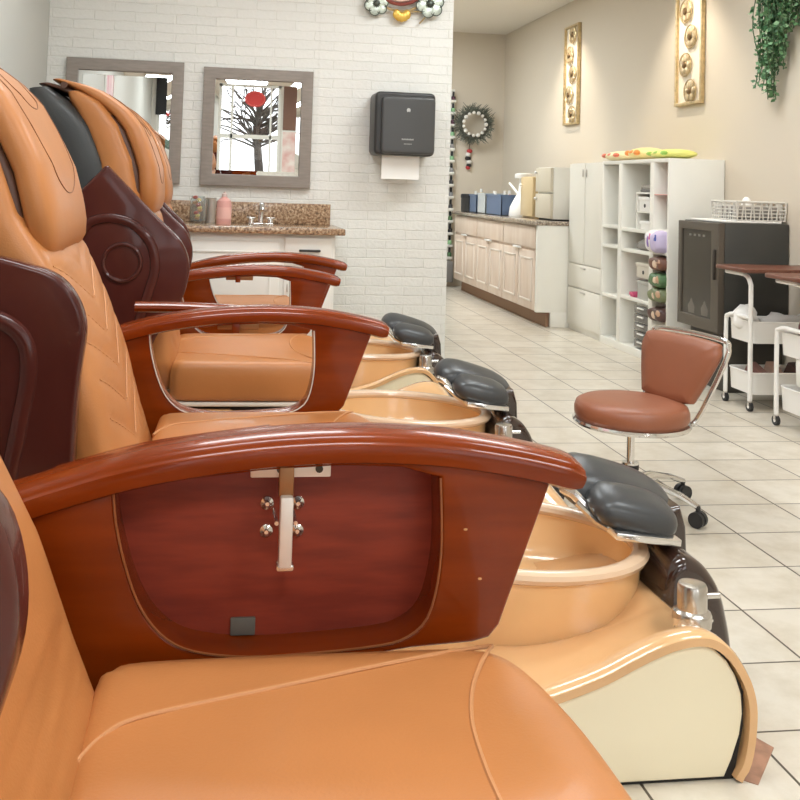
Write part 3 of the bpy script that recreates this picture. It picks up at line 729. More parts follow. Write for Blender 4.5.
tag(MB().box(CX-.03,RX-.005,7.79,10.66,.86,.895,.006).build('laminate_countertop', gran2), 'grey-brown speckled counter over the long cream base cabinet', 'countertop')
# things on the counter
def bin_(name, label, x0, x1, y0, y1, z0, z1, m, group=None):
    t = thing(name, label, 'bin', ((x0+x1)/2,(y0+y1)/2,z0), 0, group); th = .008
    b = MB().box(x0,x1,y0,y1,z0,z0+th).box(x0,x0+th,y0,y1,z0,z1).box(x1-th,x1,y0,y1,z0,z1).box(x0,x1,y0,y0+th,z0,z1).box(x0,x1,y1-th,y1,z0,z1)
    b.build('bin_body', m, t)
    MB().box(x0-.008,x1+.008,y0-.008,y0+.004,z1-.015,z1+.004).box(x0-.008,x1+.008,y1-.004,y1+.008,z1-.015,z1+.004).box(x0-.008,x0+.004,y0,y1,z1-.015,z1+.004).box(x1-.004,x1+.008,y0,y1,z1-.015,z1+.004).build('bin_rim', m, t)
    return t
navy = mat('slate_blue_plastic', (92,112,144), .4); clr = mat('smoky_clear_plastic', (196,202,204), .2)
bin_('storage_bin','slate blue bin on the far counter, nearest the white spray jug',2.82,3.05,9.14,9.66,.896,1.10,navy,'blue bins on the far counter')
bin_('storage_bin','slate blue bin on the far counter, beside the black round box',2.82,3.05,10.05,10.32,.896,1.09,navy,'blue bins on the far counter')
bin_('storage_bin','smoky clear bin between the two slate blue bins',2.82,3.03,9.70,10.0,.896,1.11,clr)
k = thing('round_box','small black box at the far end of the counter next to the bottle rack','box',(2.86,10.48,.896))
MB().lathe([(0,.896),(.09,.896),(.095,.90),(.095,1.05),(0,1.05)],(2.86,10.48,0),24).build('box_body', blk, k)
MB().lathe([(0,1.05),(.10,1.05),(.10,1.085),(.09,1.095),(0,1.095)],(2.86,10.48,0),24).build('lid', dkrubber, k)
cols = [(222,120,130),(240,220,120),(120,160,120),(230,230,225),(190,90,70),(110,140,190),(236,190,170)]
for i in range(10):
    y = 9.20+.12*i; x = 2.90+R.uniform(-.03,.06)
    if 9.6 < y < 9.74 or 9.9 < y < 10.07: continue
    zt = 1.10+R.uniform(.0,.05); c = cols[i % 7]
    words = ['rose','yellow','sage green','white','rust red','blue','peach']
    t = thing('nail_supply_bottle', '%s bottle sticking out of the %s' % (words[i%7], 'blue bin by the spray jug' if i < 4 else ('clear bin' if y < 10.03 else 'far blue bin')), 'bottle', (x,y,.905), 0, 'bottles in the counter bins')
    MB().lathe([(0,.905),(.028,.905),(.03,.91),(.03,zt-.04),(.012,zt-.02),(.012,zt-.01),(0,zt-.01)],(x,y,0),14).build('body', mat('bottle_col_%d' % (i%7), c, .4), t)
    MB().lathe([(0,zt-.01),(.016,zt-.01),(.014,zt+.03),(0,zt+.03)],(x,y,0),12).build('cap', mat('cap_white', (240,238,232), .4), t)
sj = thing('spray_jug', 'white flask-shaped jug beside the tan warmer cabinets', 'jug', (2.98,8.94,.896))
MB().lathe([(0,.896),(.135,.896),(.14,.91),(.13,.99),(.09,1.07),(.055,1.13),(.045,1.22),(.045,1.27),(0,1.27)],(2.98,8.94,0),28).build('body', plastic_w, sj)
MB().lathe([(0,1.27),(.085,1.27),(.09,1.28),(.085,1.315),(.05,1.32),(0,1.32)],(2.98,8.94,0),24).build('cap', plastic_w, sj)
MB().tube([(2.93,8.96,1.12),(2.89,9.05,1.2),(2.88,9.08,1.22)], .012, 8).build('spout', plastic_w, sj)
for nm, lab, y0, y1, z1, nd in (('towel_warmer','tan warmer cabinet with one door, beside the white jug',8.42,8.78,1.285,1),('towel_warmer','beige warmer with two stacked doors, touching the tall white cabinet',7.95,8.36,1.365,2)):
    t = thing(nm, lab, 'warmer cabinet', (3.1,(y0+y1)/2,.896), 0, 'warmer cabinets on the counter')
    bm_ = mat('beige_enamel_%d' % nd, (214,190,146) if nd == 1 else (214,204,184), .35)
    MB().box(2.92,3.36,y0,y1,.896 if nd == 1 else .91,z1,.006).build('body', bm_ if nd == 1 else white_p, t)
    hgt = (z1-.90)/nd
    for q in range(nd):
        d = MB().box(2.895,2.922,y0+.01,y1-.01,.915+hgt*q,.905+hgt*(q+1)-.01,.006).build('door', bm_, t)
        MB().ball((2.88,y1-.05,.905+hgt*(q+.78)), .014).build('knob', plastic_w, d)
    if nd == 2: MB().box(2.93,3.3,y0+.02,y1-.02,.896,.911).build('foot_plinth', dkrubber, t)

# tall cabinet and cubby shelf
SX = 3.0
tc_ = thing('tall_cabinet', 'tall white cabinet with two upper doors and drawers, left of the cubby shelf', 'cabinet', (3.2,7.44,0))
offw = mat('ivory_laminate', (236,232,222), .4)
MB().box(SX+.018,RX-.005,7.095,7.785,0,1.395,.002).build('body', offw, tc_)
for y0, y1 in ((7.10,7.435),(7.445,7.78)):
    d = MB().box(SX,SX+.018,y0,y1,.565,1.39,.003).build('door', offw, tc_)
    yy = y1-.03 if y0 < 7.3 else y0+.03
    MB().box(SX-.012,SX,yy-.006,yy+.006,1.28,1.34,.003).build('handle', steel, d)
for z0_, z1_ in ((.365,.557),(.05,.357)):
    d = MB().box(SX,SX+.018,7.10,7.78,z0_,z1_,.003).build('drawer', offw, tc_)
    MB().box(SX-.012,SX,7.39,7.49,z1_-.03,z1_-.018,.003).build('handle', steel, d)
sf = thing('cubby_shelf', 'white open cubby shelf unit with crowded compartments', 'shelf unit', (3.2,6.53,0))
YA, YB = 5.985, 7.09; th = .02
MB().box(SX,RX-.005,YA,YA+th,0,1.40,.001).build('side_panel', white_p, sf)
MB().box(SX,RX-.005,YB-th,YB,0,1.40,.001).build('side_panel', white_p, sf)
MB().box(SX,RX-.005,YA+th,YB-th,1.375,1.40,.001).build('top_board', white_p, sf)
MB().box(SX,RX-.005,YA+th,YB-th,0,.055,.001).build('plinth', white_p, sf)
MB().box(RX-.02,RX-.006,YA+th,YB-th,.055,1.375).build('back_board', white_p, sf)
for y in (6.235,6.755): MB().box(SX,RX-.02,y-.03,y+.03,.055,1.375,.001).build('divider', white_p, sf)
C1, C2, C3 = (6.785,YB-th), (6.265,6.725), (YA+th,6.205)
for (a, b), zs in ((C1,(.90,.75,.373)),(C2,(.89,.74,.396)),(C3,(.906,.757,.441))):
    for z in zs: MB().box(SX+.003,RX-.02,a,b,z-.012,z+.012,.001).build('shelf_board', white_p, sf)
MB().box(SX+.003,RX-.02,C3[0],C3[1],1.15,1.156).build('shelf_board', mat('pink_shelf_edge', (226,170,164), .4), sf)
# inserts and boxes in the middle column
ins = thing('shelf_insert', 'small white two-tier riser in the top middle cubby', 'shelf insert', (3.2,6.37,.902))
for z in (1.02,1.155): MB().box(SX+.01,3.36,6.27,6.50,z,z+.012).build('riser_board', white_p, ins)
for y in (6.27,6.488): MB().box(SX+.01,3.36,y,y+.012,.902,1.155).build('riser_side', white_p, ins)
def dotbox(label, y0, y1, z0, z1, m, dot):
    t = thing('storage_box', label, 'box', (3.16,(y0+y1)/2,z0), 0, 'boxes in the cubby shelf')
    MB().box(SX+.02,3.30,y0,y1,z0,z1,.004).build('box_body', m, t)
    MB().box(SX+.014,3.306,y0-.004,y1+.004,z1-.02,z1+.004,.003).build('lid', m, t)
    if dot: MB().lathe([(0,-.002),(.014,-.002),(.014,.003),(0,.003)], (SX+.02,(y0+y1)/2,(z0+z1)/2-.01), 16, 'x').build('finger_hole', blk, t)
dotbox('white box with a black finger hole on the riser',6.29,6.475,1.033,1.13,plastic_w,True)
dotbox('low white box under the riser in the top middle cubby',6.30,6.45,.903,.96,plastic_w,False)
dotbox('beige box with a dark hole in the lower middle cubby, upper one',6.28,6.50,.56,.66,mat('beige_card', (214,206,192), .6),True)
dotbox('grey clear box beneath the beige box in the lower middle cubby',6.28,6.48,.409,.535,mat('grey_clear', (176,176,170), .3),False)
for k in range(3):
    tag(MB().box(SX+.03,3.25,6.28+.01*k,6.48-.015*k,1.168+.018*k,1.184+.018*k,.003).build('folded_cloth', mat('grey_cloth_%d' % k, (120+24*k,116+24*k,112+22*k), .8)), ['dark grey folded cloth at the bottom of the pile on the riser','mid grey folded cloth in the middle of the pile on the riser','pale grey folded cloth topping the pile on the riser'][k], 'cloth', 'folded cloths on the riser')
tag(MB().pillow([(3.12+.10*math.cos(t), 6.44+.16*math.sin(t)) for t in [6.283*k/20 for k in range(20)]], [(.8,.753),(1,.77),(.98,.80),(.7,.83),(.3,.835)]).build('bundled_towel', mat('grey_towel', (150,146,140), .9, bump=.3)), 'grey bundled towel in the narrow middle cubby', 'towel')
dw = thing('drawer_tower', 'small tower of smoky drawers in the bottom middle cubby', 'drawer unit', (3.16,6.40,.056))
MB().box(SX+.04,3.34,6.285,6.525,.056,.37,.003).build('frame', plastic_w, dw)
for q in range(5):
    d = MB().box(SX+.015,SX+.045,6.295,6.515,.066+.06*q,.118+.06*q,.004).build('drawer', mat('smoke_plastic', (112,110,106), .25), dw)
    MB().box(SX+.004,SX+.018,6.36,6.45,.098+.06*q,.108+.06*q,.002).build('drawer_pull', plastic_w, d)
dotbox('small magenta-trimmed flat box in the lower middle cubby',6.54,6.60,.409,.44,mat('magenta_card', (206,84,124), .5),False)
# right column: packs bulging out
def bag(name, label, cy, cz, ry, rz, x0, m, ms, group):
    t = thing(name, label, 'pack', (3.1,cy,cz-rz), 0, group)
    pts = []
    for i in range(13):
        u = -1+2*i/12; k = [.55,.86,.96,1.,1.,1.,1.][min(i,12-i)]
        ring = []
        for j in range(24):
            a = 6.283*j/24; ca, sa = math.cos(a), math.sin(a); wv_ = 1+.05*math.sin(3*a+i*.9+cz*40)
            ring.append(Vector((x0+.11+.105*math.copysign(abs(ca)**.45,ca)*(.9+.1*k)*wv_, cy+ry*u, cz+rz*math.copysign(abs(sa)**.5,sa)*k*wv_)))
        pts.append(ring)
    MB().loft(pts).build('pack_body', m, t, ang=80)
    for k, mm in enumerate(ms):
        sy = cy+ry*(-.45+.5*k)
        MB().ball((x0+.012, sy, cz+rz*(.15-.2*k)), .011, ry*.38, rz*.55, 14, 10).build('pack_print', mm, t)
    return t
wp = mat('pack_white', (238,234,236), .4); pk = mat('pack_pink', (216,92,160), .35); vi = mat('pack_violet', (150,120,196), .35); bl = mat('pack_blue', (72,88,170), .35)
bag('cotton_pack','white and violet pack with blue print bulging from the cubby beside the dark cooler',6.055,.835,.05,.074, SX-.08,mat('pack_lilac',(206,194,226),.35),[bl],'packs in the right cubby column')
bag('cotton_pack','pink and white cotton pack bulging from the cubby, left of the blue-printed pack',6.155,.838,.045,.074, SX-.07,wp,[pk,vi],'packs in the right cubby column')
gn = mat('pack_green', (86,120,78), .45); bn = mat('pack_brown', (112,72,56), .45); tn = mat('pack_tan', (196,158,128), .45)
for i, (z, m, l) in enumerate(((.685,bn,'topmost brown food pack stacked in the right cubby column'),(.575,gn,'green food pack between the brown packs in the right cubby column'),(.475,mat('pack_moss',(120,128,92),.45),'moss green food pack lying on the lower shelf board'),(.345,mat('pack_dark',(86,60,54),.45),'dark brown pack below the lower shelf board'))):
    bag('food_pack', l, 6.10, z, .10, .048, SX-.045, m, [tn, mat('pack_cream',(224,200,176),.45)], 'food packs in the right cubby column')
bk2 = thing('paper_booklet', 'pale leaflet with grey figures leaning in the upper right cubby', 'leaflet', (3.2,6.1,.92))
MB().box(3.10,3.108,6.03,6.18,.92,1.12).build('sheet', mat('leaflet', (226,222,214), .7), bk2)
mm = MB()
for k in range(4): mm.box(3.096,3.101,6.05+.03*k,6.064+.03*k,.96,1.02+.02*(k%2))
mm.build('print', mat('leaflet_print', (120,118,116), .7), bk2)
# things on top of the shelf
for i, (a, b, c, lab, hh) in enumerate(((6.85,7.28,(250,236,190),'cream tissue pack with red marks, left one on the shelf top',.085),(6.52,6.82,(246,228,160),'yellow tissue pack in the middle of the shelf top',.10),(6.06,6.49,(228,226,130),'lime and yellow tissue pack at the right end of the shelf top',.075))):
    t = thing('tissue_pack', lab, 'pack', (3.17,(a+b)/2,1.401), 0, 'yellow packs on the shelf top')
    rg = []
    for q in range(9):
        u = q/8; k = math.sin(math.pi*(.06+.88*u))**.5; y = a+(b-a)*u
        rg.append([Vector((3.17+.14*math.cos(w)*k, y, 1.401+hh*.5+hh*.5*math.sin(w)*k)) for w in [6.283*j/16 for j in range(16)]])
    MB().loft(rg).build('wrap', mat('tissue_%d' % i, c, .4), t, ang=80)
    mm = MB()
    for q in range(3): mm.ball((3.05, a+(b-a)*(.25+.25*q), 1.401+hh*.55), .02,.04,hh*.2)
    mm.build('print', mat('print_%d' % i, [(226,120,90),(240,150,70),(150,196,84)][i], .5), t)

# ---------------------------------------------------------------- dark cooler cabinet with basket
ck = thing('cooler_cabinet', 'dark grey-brown cabinet with a smoked door, between cubby shelf and white carts', 'cabinet', (3.17,5.49,0))
dkb = mat('dark_taupe_metal', (88,80,70), .45); dks = mat('charcoal_side', (58,58,55), .55, var=.05)
MB().box(2.985,RX-.005,5.25,5.74,.34,1.0,.006).build('body', dks, ck)
MB().box(3.02,RX-.02,5.28,5.71,0,.345,.004).build('plinth', mat('dark_plinth', (70,66,60), .6), ck)
d = MB().plate([(5.25,.35),(5.74,.35),(5.74,.995),(5.25,.995)], [[(5.335,.42),(5.335,.945),(5.70,.945),(5.70,.42)]], 2.945, 2.985, .004, ax='x').build('door', dkb, ck)
MB().box(2.955,2.98,5.33,5.705,.415,.95).build('door_glass', mat('smoked_glass', (62,58,52), .15), d)
MB().box(2.928,2.945,5.275,5.293,.66,.84,.004).build('handle', mat('dark_handle', (54,48,42), .4), d)
mm = MB()
for q in range(4): mm.box(2.952,2.956,5.42+.055*q,5.445+.055*q,.905,.918)
mm.build('display_marks', mat('grey_marks', (130,126,118), .5), d)
for q, yy in enumerate((5.42,5.58)):
    MB().lathe([(0,.43),(.045,.43),(.05,.47),(.03,.50),(.02,.545),(.024,.57),(0,.58)], (2.957,yy,0), 14, sx=.08).build('etched_figure', mat('etched_glass', (104,98,90), .4), d)
tag(MB().box(3.0,3.36,5.27,5.70,1.0,1.012,.004).build('folded_sheet', plastic_w), 'white folded sheet lying on top of the dark cooler cabinet', 'sheet')
bs = thing('wire_basket', 'grey-white woven wire basket standing on the dark cooler cabinet', 'basket', (3.24,5.42,1.013))
x0, x1, y0, y1, zb, zt = 3.08,3.385,5.28,5.56,1.013,1.125
wv = MB()
def rectloop(z, e=0.): return [Vector(p) for p in ((x0-e,y0-e,z),(x1+e,y0-e,z),(x1+e,y1+e,z),(x0-e,y1+e,z))]
for q in range(6):
    z = zb+.004+(zt-zb-.008)*q/5; wv.tube([rectloop(z)[k] for k in range(4)]+[rectloop(z)[0]], .004, 6)
for q in range(12):
    xx = x0+(x1-x0)*q/11
    for yy in (y0, y1):
        wv.tube([(xx,yy,zb),(xx+.012*(1 if q%2 else -1),yy-.002,zt)], .0045, 6)
    yq = y0+(y1-y0)*q/11
    for xx2 in (x0, x1): wv.tube([(xx2,yq,zb),(xx2,yq+.01*(1 if q%2 else -1),zt)], .0045, 6)
wv.build('weave', mat('grey_wicker', (206,202,194), .6), bs)
MB().box(x0,x1,y0,y1,zb,zb+.006).build('base', mat('grey_wicker_dark', (120,116,110), .7), bs)
MB().tube(rectloop(zt,.002)+[rectloop(zt,.002)[0]], .007, 8).build('rim', mat('grey_wicker', (206,202,194), .6), bs)
tag(MB().box(3.11,3.36,5.31,5.53,1.022,1.10,.01).build('towel_stack', mat('grey_linen', (150,146,140), .9)), 'grey folded linen filling the wire basket', 'towel')
tag(MB().lathe([(0,1.105),(.03,1.105),(.032,1.12),(.02,1.145),(.008,1.155),(0,1.155)],(3.22,5.42,0),16).build('cotton_ball_bag', plastic_w), 'small white tuft sticking out of the wire basket', 'cotton')

# ---------------------------------------------------------------- white trolleys
def make_cart(label, loc, group):
    t = thing('utility_cart', label, 'cart', loc, 0, group, local=True)
    L, D = .42, .24       # along x, along y ; origin at near-left foot
    def tub3(z, h, nm):
        rr0 = [(0,0),(L,0),(L,D),(0,D)]
        o = [tuple(p)[:2] for p in fillet([(x*1.0,y) for x, y in rr0], .04, 5)]
        i = [tuple(p)[:2] for p in fillet([(.008,.008),(L-.008,.008),(L-.008,D-.008),(.008,D-.008)], .035, 5)]
        rings = [[Vector((x*.97+L*.015,y*.97+D*.015,z)) for x, y in o],[Vector((x,y,z+h)) for x, y in o],[Vector((x,y,z+h)) for x, y in i],[Vector((x*.97+L*.015,y*.97+D*.015,z+.006)) for x, y in i]]
        b = MB().loft(rings).build(nm, white_metal, t)
        MB().tube([Vector((x,y,z+h)) for x, y in o], .005, 6, loop=True).build('tray_rim', white_metal, b)
    tub3(.36,.115,'mid_tray'); tub3(.085,.115,'low_tray')
    # end frames
    for xx in (-.012, L+.012):
        tall = cr([Vector(p) for p in [(xx,-.008,.055),(xx,-.008,.60),(xx,.0,.69),(xx,.05,.728),(xx,.16,.732),(xx,D,.732)]], 5)
        lf_ = MB().tube(tall, .0125, 10).build('frame_tube', white_metal, t)
        low = cr([Vector(p) for p in [(xx,D,.055),(xx,D,.44),(xx,D-.02,.485),(xx,D-.07,.50),(xx,D*.5,.50),(xx,.0,.50)]], 5)
        MB().tube(low, .0115, 10).build('frame_tube', white_metal, t)
        for yy in (-.008, D):
            c = MB().cyl((xx-.009,yy,.025),(xx+.009,yy,.025),.025, seg=18).build('caster', dkrubber, t)
            MB().cyl((xx-.0105,yy,.025),(xx+.0105,yy,.025),.010, seg=12).build('hub', white_metal, c)
            MB().cyl((xx,yy,.04),(xx,yy,.062),.010, seg=10).box(xx-.013,xx+.013,yy-.008,yy+.008,.03,.048,.002).build('caster_fork', steel, c)
    MB().plate([tuple(p)[:2] for p in fillet([(-.07,-.05),(L+.08,-.05),(L+.08,D+.05),(-.07,D+.05)], .05, 6)], (), .745,.768,.006, ax='z').build('wood_top', walnut, t)
    return t
G = 'white utility carts by the cooler cabinet'
make_cart('white three-tier cart with walnut top in front of the dark cooler cabinet', (2.915,4.84,0), G)
make_cart('white cart with walnut top cut off by the right edge of the photo', (2.885,4.30,0), G)
# loads
def rag(name, label, cx, cy, z, rx, ry, rz, m, seed):
    q = random.Random(seed); b = bmesh.new(); bmesh.ops.create_icosphere(b, subdivisions=3, radius=1)
    for v in b.verts:
        k = 1+.22*math.sin(5*v.co.x+seed)*math.cos(4*v.co.y-seed)+.12*math.sin(9*v.co.z+3*v.co.x)
        v.co = Vector((cx+v.co.x*rx*k, cy+v.co.y*ry*k, z+rz+max(-rz*.98, v.co.z*rz*k)))
    mb = MB(); mb._merge(b); return tag(mb.build(name, m, ang=80), label, 'cloth')
rag('white_towel', 'crumpled white towel over the left end of the middle tray by the cooler', 2.955,4.97,.40,.06,.08,.075, mat('white_cloth',(242,240,236),.9), 3)
rag('white_towel', 'pale crumpled paper right of the white towel in the cart tray by the cooler', 3.15,4.96,.395,.13,.07,.055, mat('pale_paper',(224,222,220),.8), 5)
for i, (x, y, rz_, c, lab) in enumerate(((3.0,4.95,.3,(120,84,76),'brown nail file pack in the low tray of the cart by the cooler, left one'),(3.12,4.97,-.1,(170,136,120),'tan nail file pack in the low tray of the cart by the cooler, middle one'),(3.24,4.95,.2,(98,70,64),'dark nail file pack in the low tray of the cart by the cooler, right one'))):
    m = Matrix.Translation((x,y,.13)) @ Matrix.Rotation(rz_,4,'Z') @ Matrix.Rotation(.5,4,'X')
    tag(MB().box(-.03,.03,-.07,.07,-.03,.09,.006, M=m).build('nail_file_pack', mat('file_%d' % i, c, .6)), lab, 'pack', 'packs in the low tray')
def bottle(label, x, y, z, r, h, m, capm, group='bottles on the right cart', name='lotion_bottle'):
    t = thing(name, label, 'bottle', (x,y,z), 0, group)
    MB().lathe([(0,z),(r*.95,z),(r,z+.006),(r,z+h*.68),(r*.8,z+h*.76),(r*.4,z+h*.8),(r*.4,z+h*.82),(0,z+h*.82)],(x,y,0),18).build('body', m, t)
    MB().lathe([(0,z+h*.82),(r*.45,z+h*.82),(r*.42,z+h),(0,z+h)],(x,y,0),14).build('cap', capm, t)
wine = mat('wine_plastic',(92,34,44),.3); pink2 = mat('rose_plastic',(214,120,140),.35)
bottle('dark wine-red bottle, left one in the middle tray of the right cart',2.945,4.42,.372,.028,.215,wine,dkrubber)
bottle('dark wine-red bottle with red cap, second in the middle tray of the right cart',2.99,4.47,.372,.026,.225,wine,mat('red_cap',(190,40,50),.4))
bottle('rose pink bottle in the middle tray of the right cart',3.02,4.38,.372,.034,.25,pink2,plastic_w)
jg = thing('white_jug','white plastic jug hanging at the left end of the right cart','jug',(2.915,4.40,.22))
MB().lathe([(0,.222),(.05,.222),(.056,.232),(.06,.33),(.058,.355),(0,.355)],(2.955,4.395,0),22).build('body', plastic_w, jg)
MB().tube([(2.905,4.36,.33),(2.885,4.35,.31),(2.885,4.35,.27),(2.902,4.36,.25)], .006, 8).build('handle', plastic_w, jg)
tag(MB().ball((2.94,4.36,.118),.032,.032,.026).build('blue_sponge', mat('blue_sponge',(60,96,190),.7)), 'blue sponge at the left end of the low tray of the right cart', 'sponge')
tag(MB().lathe([(0,.092),(.05,.092),(.052,.10),(.052,.19),(.02,.21),(0,.21)],(3.03,4.40,0),18).build('white_tub', plastic_w), 'white tub beside the blue sponge in the low tray of the right cart', 'tub')
tag(MB().ball((3.12,4.41,.135),.04,.05,.045).build('yellow_pouch', mat('yellow_pouch',(206,176,84),.6)), 'mustard pouch behind the white tub in the low tray of the right cart', 'pouch')

# ---------------------------------------------------------------- right wall decor
def wall_art(label, y0, y1, z0, z1):
    t = thing('framed_wall_art', label, 'wall art', (RX-.01,(y0+y1)/2,z0), 0, 'gold framed flower panels')
    fw = .022
    MB().plate([(y0,z0),(y1,z0),(y1,z1),(y0,z1)], [[(y0+fw,z0+fw),(y0+fw,z1-fw),(y1-fw,z1-fw),(y1-fw,z0+fw)]], RX-.035, RX-.001, .003, ax='x').build('frame', gold, t)
    MB().box(RX-.012,RX-.002,y0+fw*.8,y1-fw*.8,z0+fw*.8,z1-fw*.8).build('backing', mat('ivory_backing',(240,230,212),.7), t)
    yc = (y0+y1)/2; n = 5
    for k in range(n):
        zc = z0+(z1-z0)*(k+.5)/n; yy = yc+(.045 if k % 2 else -.03)
        r_ = .085
        f = MB()
        for q in range(6):
            a = 6.283*q/6+k; f.ball((RX-.028, yy+r_*.55*math.cos(a), zc+r_*.55*math.sin(a)), .008, r_*.36, r_*.36, 10, 8)
        fo = f.build('metal_flower', mat('pale_gold_leaf',(206,184,146),.35,.5,var=.3,vscale=25), t)
        MB().ball((RX-.036, yy, zc), .012,.028,.028).build('flower_heart', mat('bronze_heart',(120,96,66),.35,.7), fo)
        MB().tube([Vector((RX-.028, yy+r_*math.cos(a), zc+r_*math.sin(a))) for a in [6.283*j/24 for j in range(24)]], .005, 6, loop=True).build('wire_loop', gold, fo)
wall_art('tall narrow gold framed flower panel above the tall white cabinet, farther of two', 8.59,8.96,1.80,2.77)
wall_art('tall narrow gold framed flower panel cut by the top edge, right of the other panel', 6.27,6.66,1.81,2.80)
# trailing greenery
hp = thing('trailing_plant', 'green artificial trailing plant hanging on the right wall at the top right', 'plant', (3.30,5.33,1.73))
stems = MB(); lv = MB(); rp = random.Random(11)
MB().lathe([(0,2.52),(.10,2.52),(.13,2.66),(.125,2.66),(.10,2.54),(0,2.53)],(RX-.14,5.32,0),20).build('pot', mat('brown_pot',(120,92,70),.7), hp)
for k in range(46):
    u = rp.random(); y = 5.13+.29*u; ln = interp([(0,.45),(.25,.66),(.55,.80),(.8,.92),(1,.70)], u)*rp.uniform(.75,1.05); x = RX-.025-rp.random()*.12
    top = 2.66; pts = []
    n = 10
    for i in range(n+1):
        f = i/n; pts.append(Vector((x+.015*math.sin(9*f+k), y+.02*math.sin(6*f+k*2)+(y-5.33)*.02*math.sin(f*3.1), top-ln*f)))
    pts = [Vector((RX-.14,5.32,2.66))]+pts
    stems.tube(pts, .003, 5)
    nl = int(ln*55)
    for q in range(nl):
        f = (q+.5)/nl; p = pts[1+min(n-1,int(f*n))].lerp(pts[min(n+1,2+int(f*n))], f*n-int(f*n))
        d = Vector((rp.uniform(-1,1),rp.uniform(-1,1),rp.uniform(-1.1,.3))).normalized(); s_ = d.cross(Vector((rp.uniform(-1,1),rp.uniform(-1,1),rp.uniform(-1,1)))).normalized()
        L_ = rp.uniform(.026,.046); w_ = L_*.34; nr = d.cross(s_)*.003
        a = [p, p+d*L_*.5+s_*w_+nr, p+d*L_, p+d*L_*.5-s_*w_+nr]
        for v in a: v.x = min(v.x, RX-.004)
        vs = [lv.bm.verts.new(v) for v in a]; fc = lv.bm.faces.new(vs); fc.material_index = rp.randrange(3)
stems.build('stems', mat('green_stem',(70,96,60),.6), hp)
lv.build('leaves', [mat('leaf_dark',(70,112,74),.5), mat('leaf_mid',(98,144,98),.5), mat('leaf_light',(138,176,134),.5)], hp)

# ---------------------------------------------------------------- back wall: wreath, ornament, polish rack
wr = thing('wreath', 'grey-green wreath with white berries on the back wall', 'wreath', (3.0,BY-.12,1.68))
wc = Vector((3.0,BY-.12,1.915)); tw = MB(); rq = random.Random(5)
for k in range(420):
    t = rq.random()*6.283; r_ = rq.uniform(.13,.20); p = wc+Vector((r_*math.cos(t), rq.uniform(-.03,.03), r_*math.sin(t)))
    d = Vector((math.cos(t+rq.uniform(-1.2,1.2)), rq.uniform(-.5,.2), math.sin(t+rq.uniform(-1.2,1.2))))*rq.uniform(.04,.09)
    q = p+d; q.y = min(q.y, BY-.004)
    tw.tube([p, q], [.005,.002], 4)
tw.build('twigs', mat('sage_twig',(104,108,96),.7,var=.3,vscale=20), wr)
MB().tube([wc+Vector((.165*math.cos(t),0,.165*math.sin(t))) for t in [6.283*k/30 for k in range(30)]], .02, 8, loop=True).build('ring', mat('twig_ring',(92,90,80),.8), wr)
for k in range(15):
    t = 6.283*k/15; p = wc+Vector((.135*math.cos(t),-.04,.135*math.sin(t)))
    MB().ball(p, .019 if k % 3 else .024).build('berry', mat('white_berry',(236,232,226),.4), wr)
so = thing('stocking_ornament', 'small red, black and white figure ornament hanging below the wreath', 'ornament', (2.97,BY-.03,1.40))
for z, r_, c in ((1.60,.035,(190,60,60)),(1.56,.032,(236,232,226)),(1.515,.036,(44,40,40)),(1.47,.034,(232,228,222)),(1.43,.032,(48,42,42)),(1.405,.028,(180,56,56))):
    MB().ball((2.97+.012*math.sin(z*40),BY-.024,z), r_,.0245,.026).build('band', mat('orn_%d_%d' % (c[0], c[1]), c, .6), so)
MB().cyl((2.97,BY-.04,1.62),(2.985,BY-.04,1.75),.004, seg=6).build('string', dkrubber, so)
rk = thing('polish_rack', 'tall white nail polish rack on the back wall beside the brick partition', 'rack', (2.55,BY-.06,.06))
MB().box(2.20,2.79,BY-.012,BY-.002,.30,2.33).build('back_board', white_p, rk)
MB().box(2.20,2.785,BY-.15,BY-.002,.06,.30,.004).build('rack_base', mat('grey_rack_base',(140,136,132),.6), rk)
NS = 14
for k in range(NS):
    z = .33+k*.142
    MB().box(2.20,2.79,BY-.075,BY-.012,z-.008,z,.001).build('rack_shelf', white_p, rk)
    MB().box(2.20,2.79,BY-.078,BY-.073,z-.008,z+.022,.001).build('rack_lip', white_p, rk)
pc = [('black',(40,38,40)),('plum',(86,52,70)),('grey',(150,150,150)),('forest green',(84,120,84)),('brown',(110,72,58)),('mint',(150,196,150)),('charcoal',(70,70,72))]
bp = None
for k in range(NS):
    for j in range(2):
        z = .331+k*.142; x = 2.762-.058*j
        nm, c = pc[(k*3+j*2+k//3) % 7] if k > 4 or j else pc[[3,5,0,3,6][k]]
        col = mat('polish_'+nm.replace(' ','_'), c, .2, coat=.5)
        lab = '%s polish bottle, %s rack shelf from the top, %s' % (nm, ['fourteenth','thirteenth','twelfth','eleventh','tenth','ninth','eighth','seventh','sixth','fifth','fourth','third','second','first'][k], ['at the right end','second from the right end'][j])
        if bp is None:
            bp = thing('polish_bottle', lab, 'nail polish', (x,BY-.045,z), 0, 'nail polishes on the rack', local=True)
            MB().lathe([(0,0),(.024,0),(.026,.004),(.026,.058),(.018,.068),(0,.069)],(0,0,0),12).build('bottle_body', col, bp)
            MB().lathe([(0,.069),(.015,.069),(.013,.122),(0,.123)],(0,0,0),10).build('cap', dkrubber, bp)
        else:
            nb = copy_tree(bp, Vector((x,BY-.045,z))-bp.location, lab)
            for ch in nb.children:
                if ch.name.startswith('bottle_body'):
                    ch.data = ch.data.copy(); ch.data.materials[0] = col

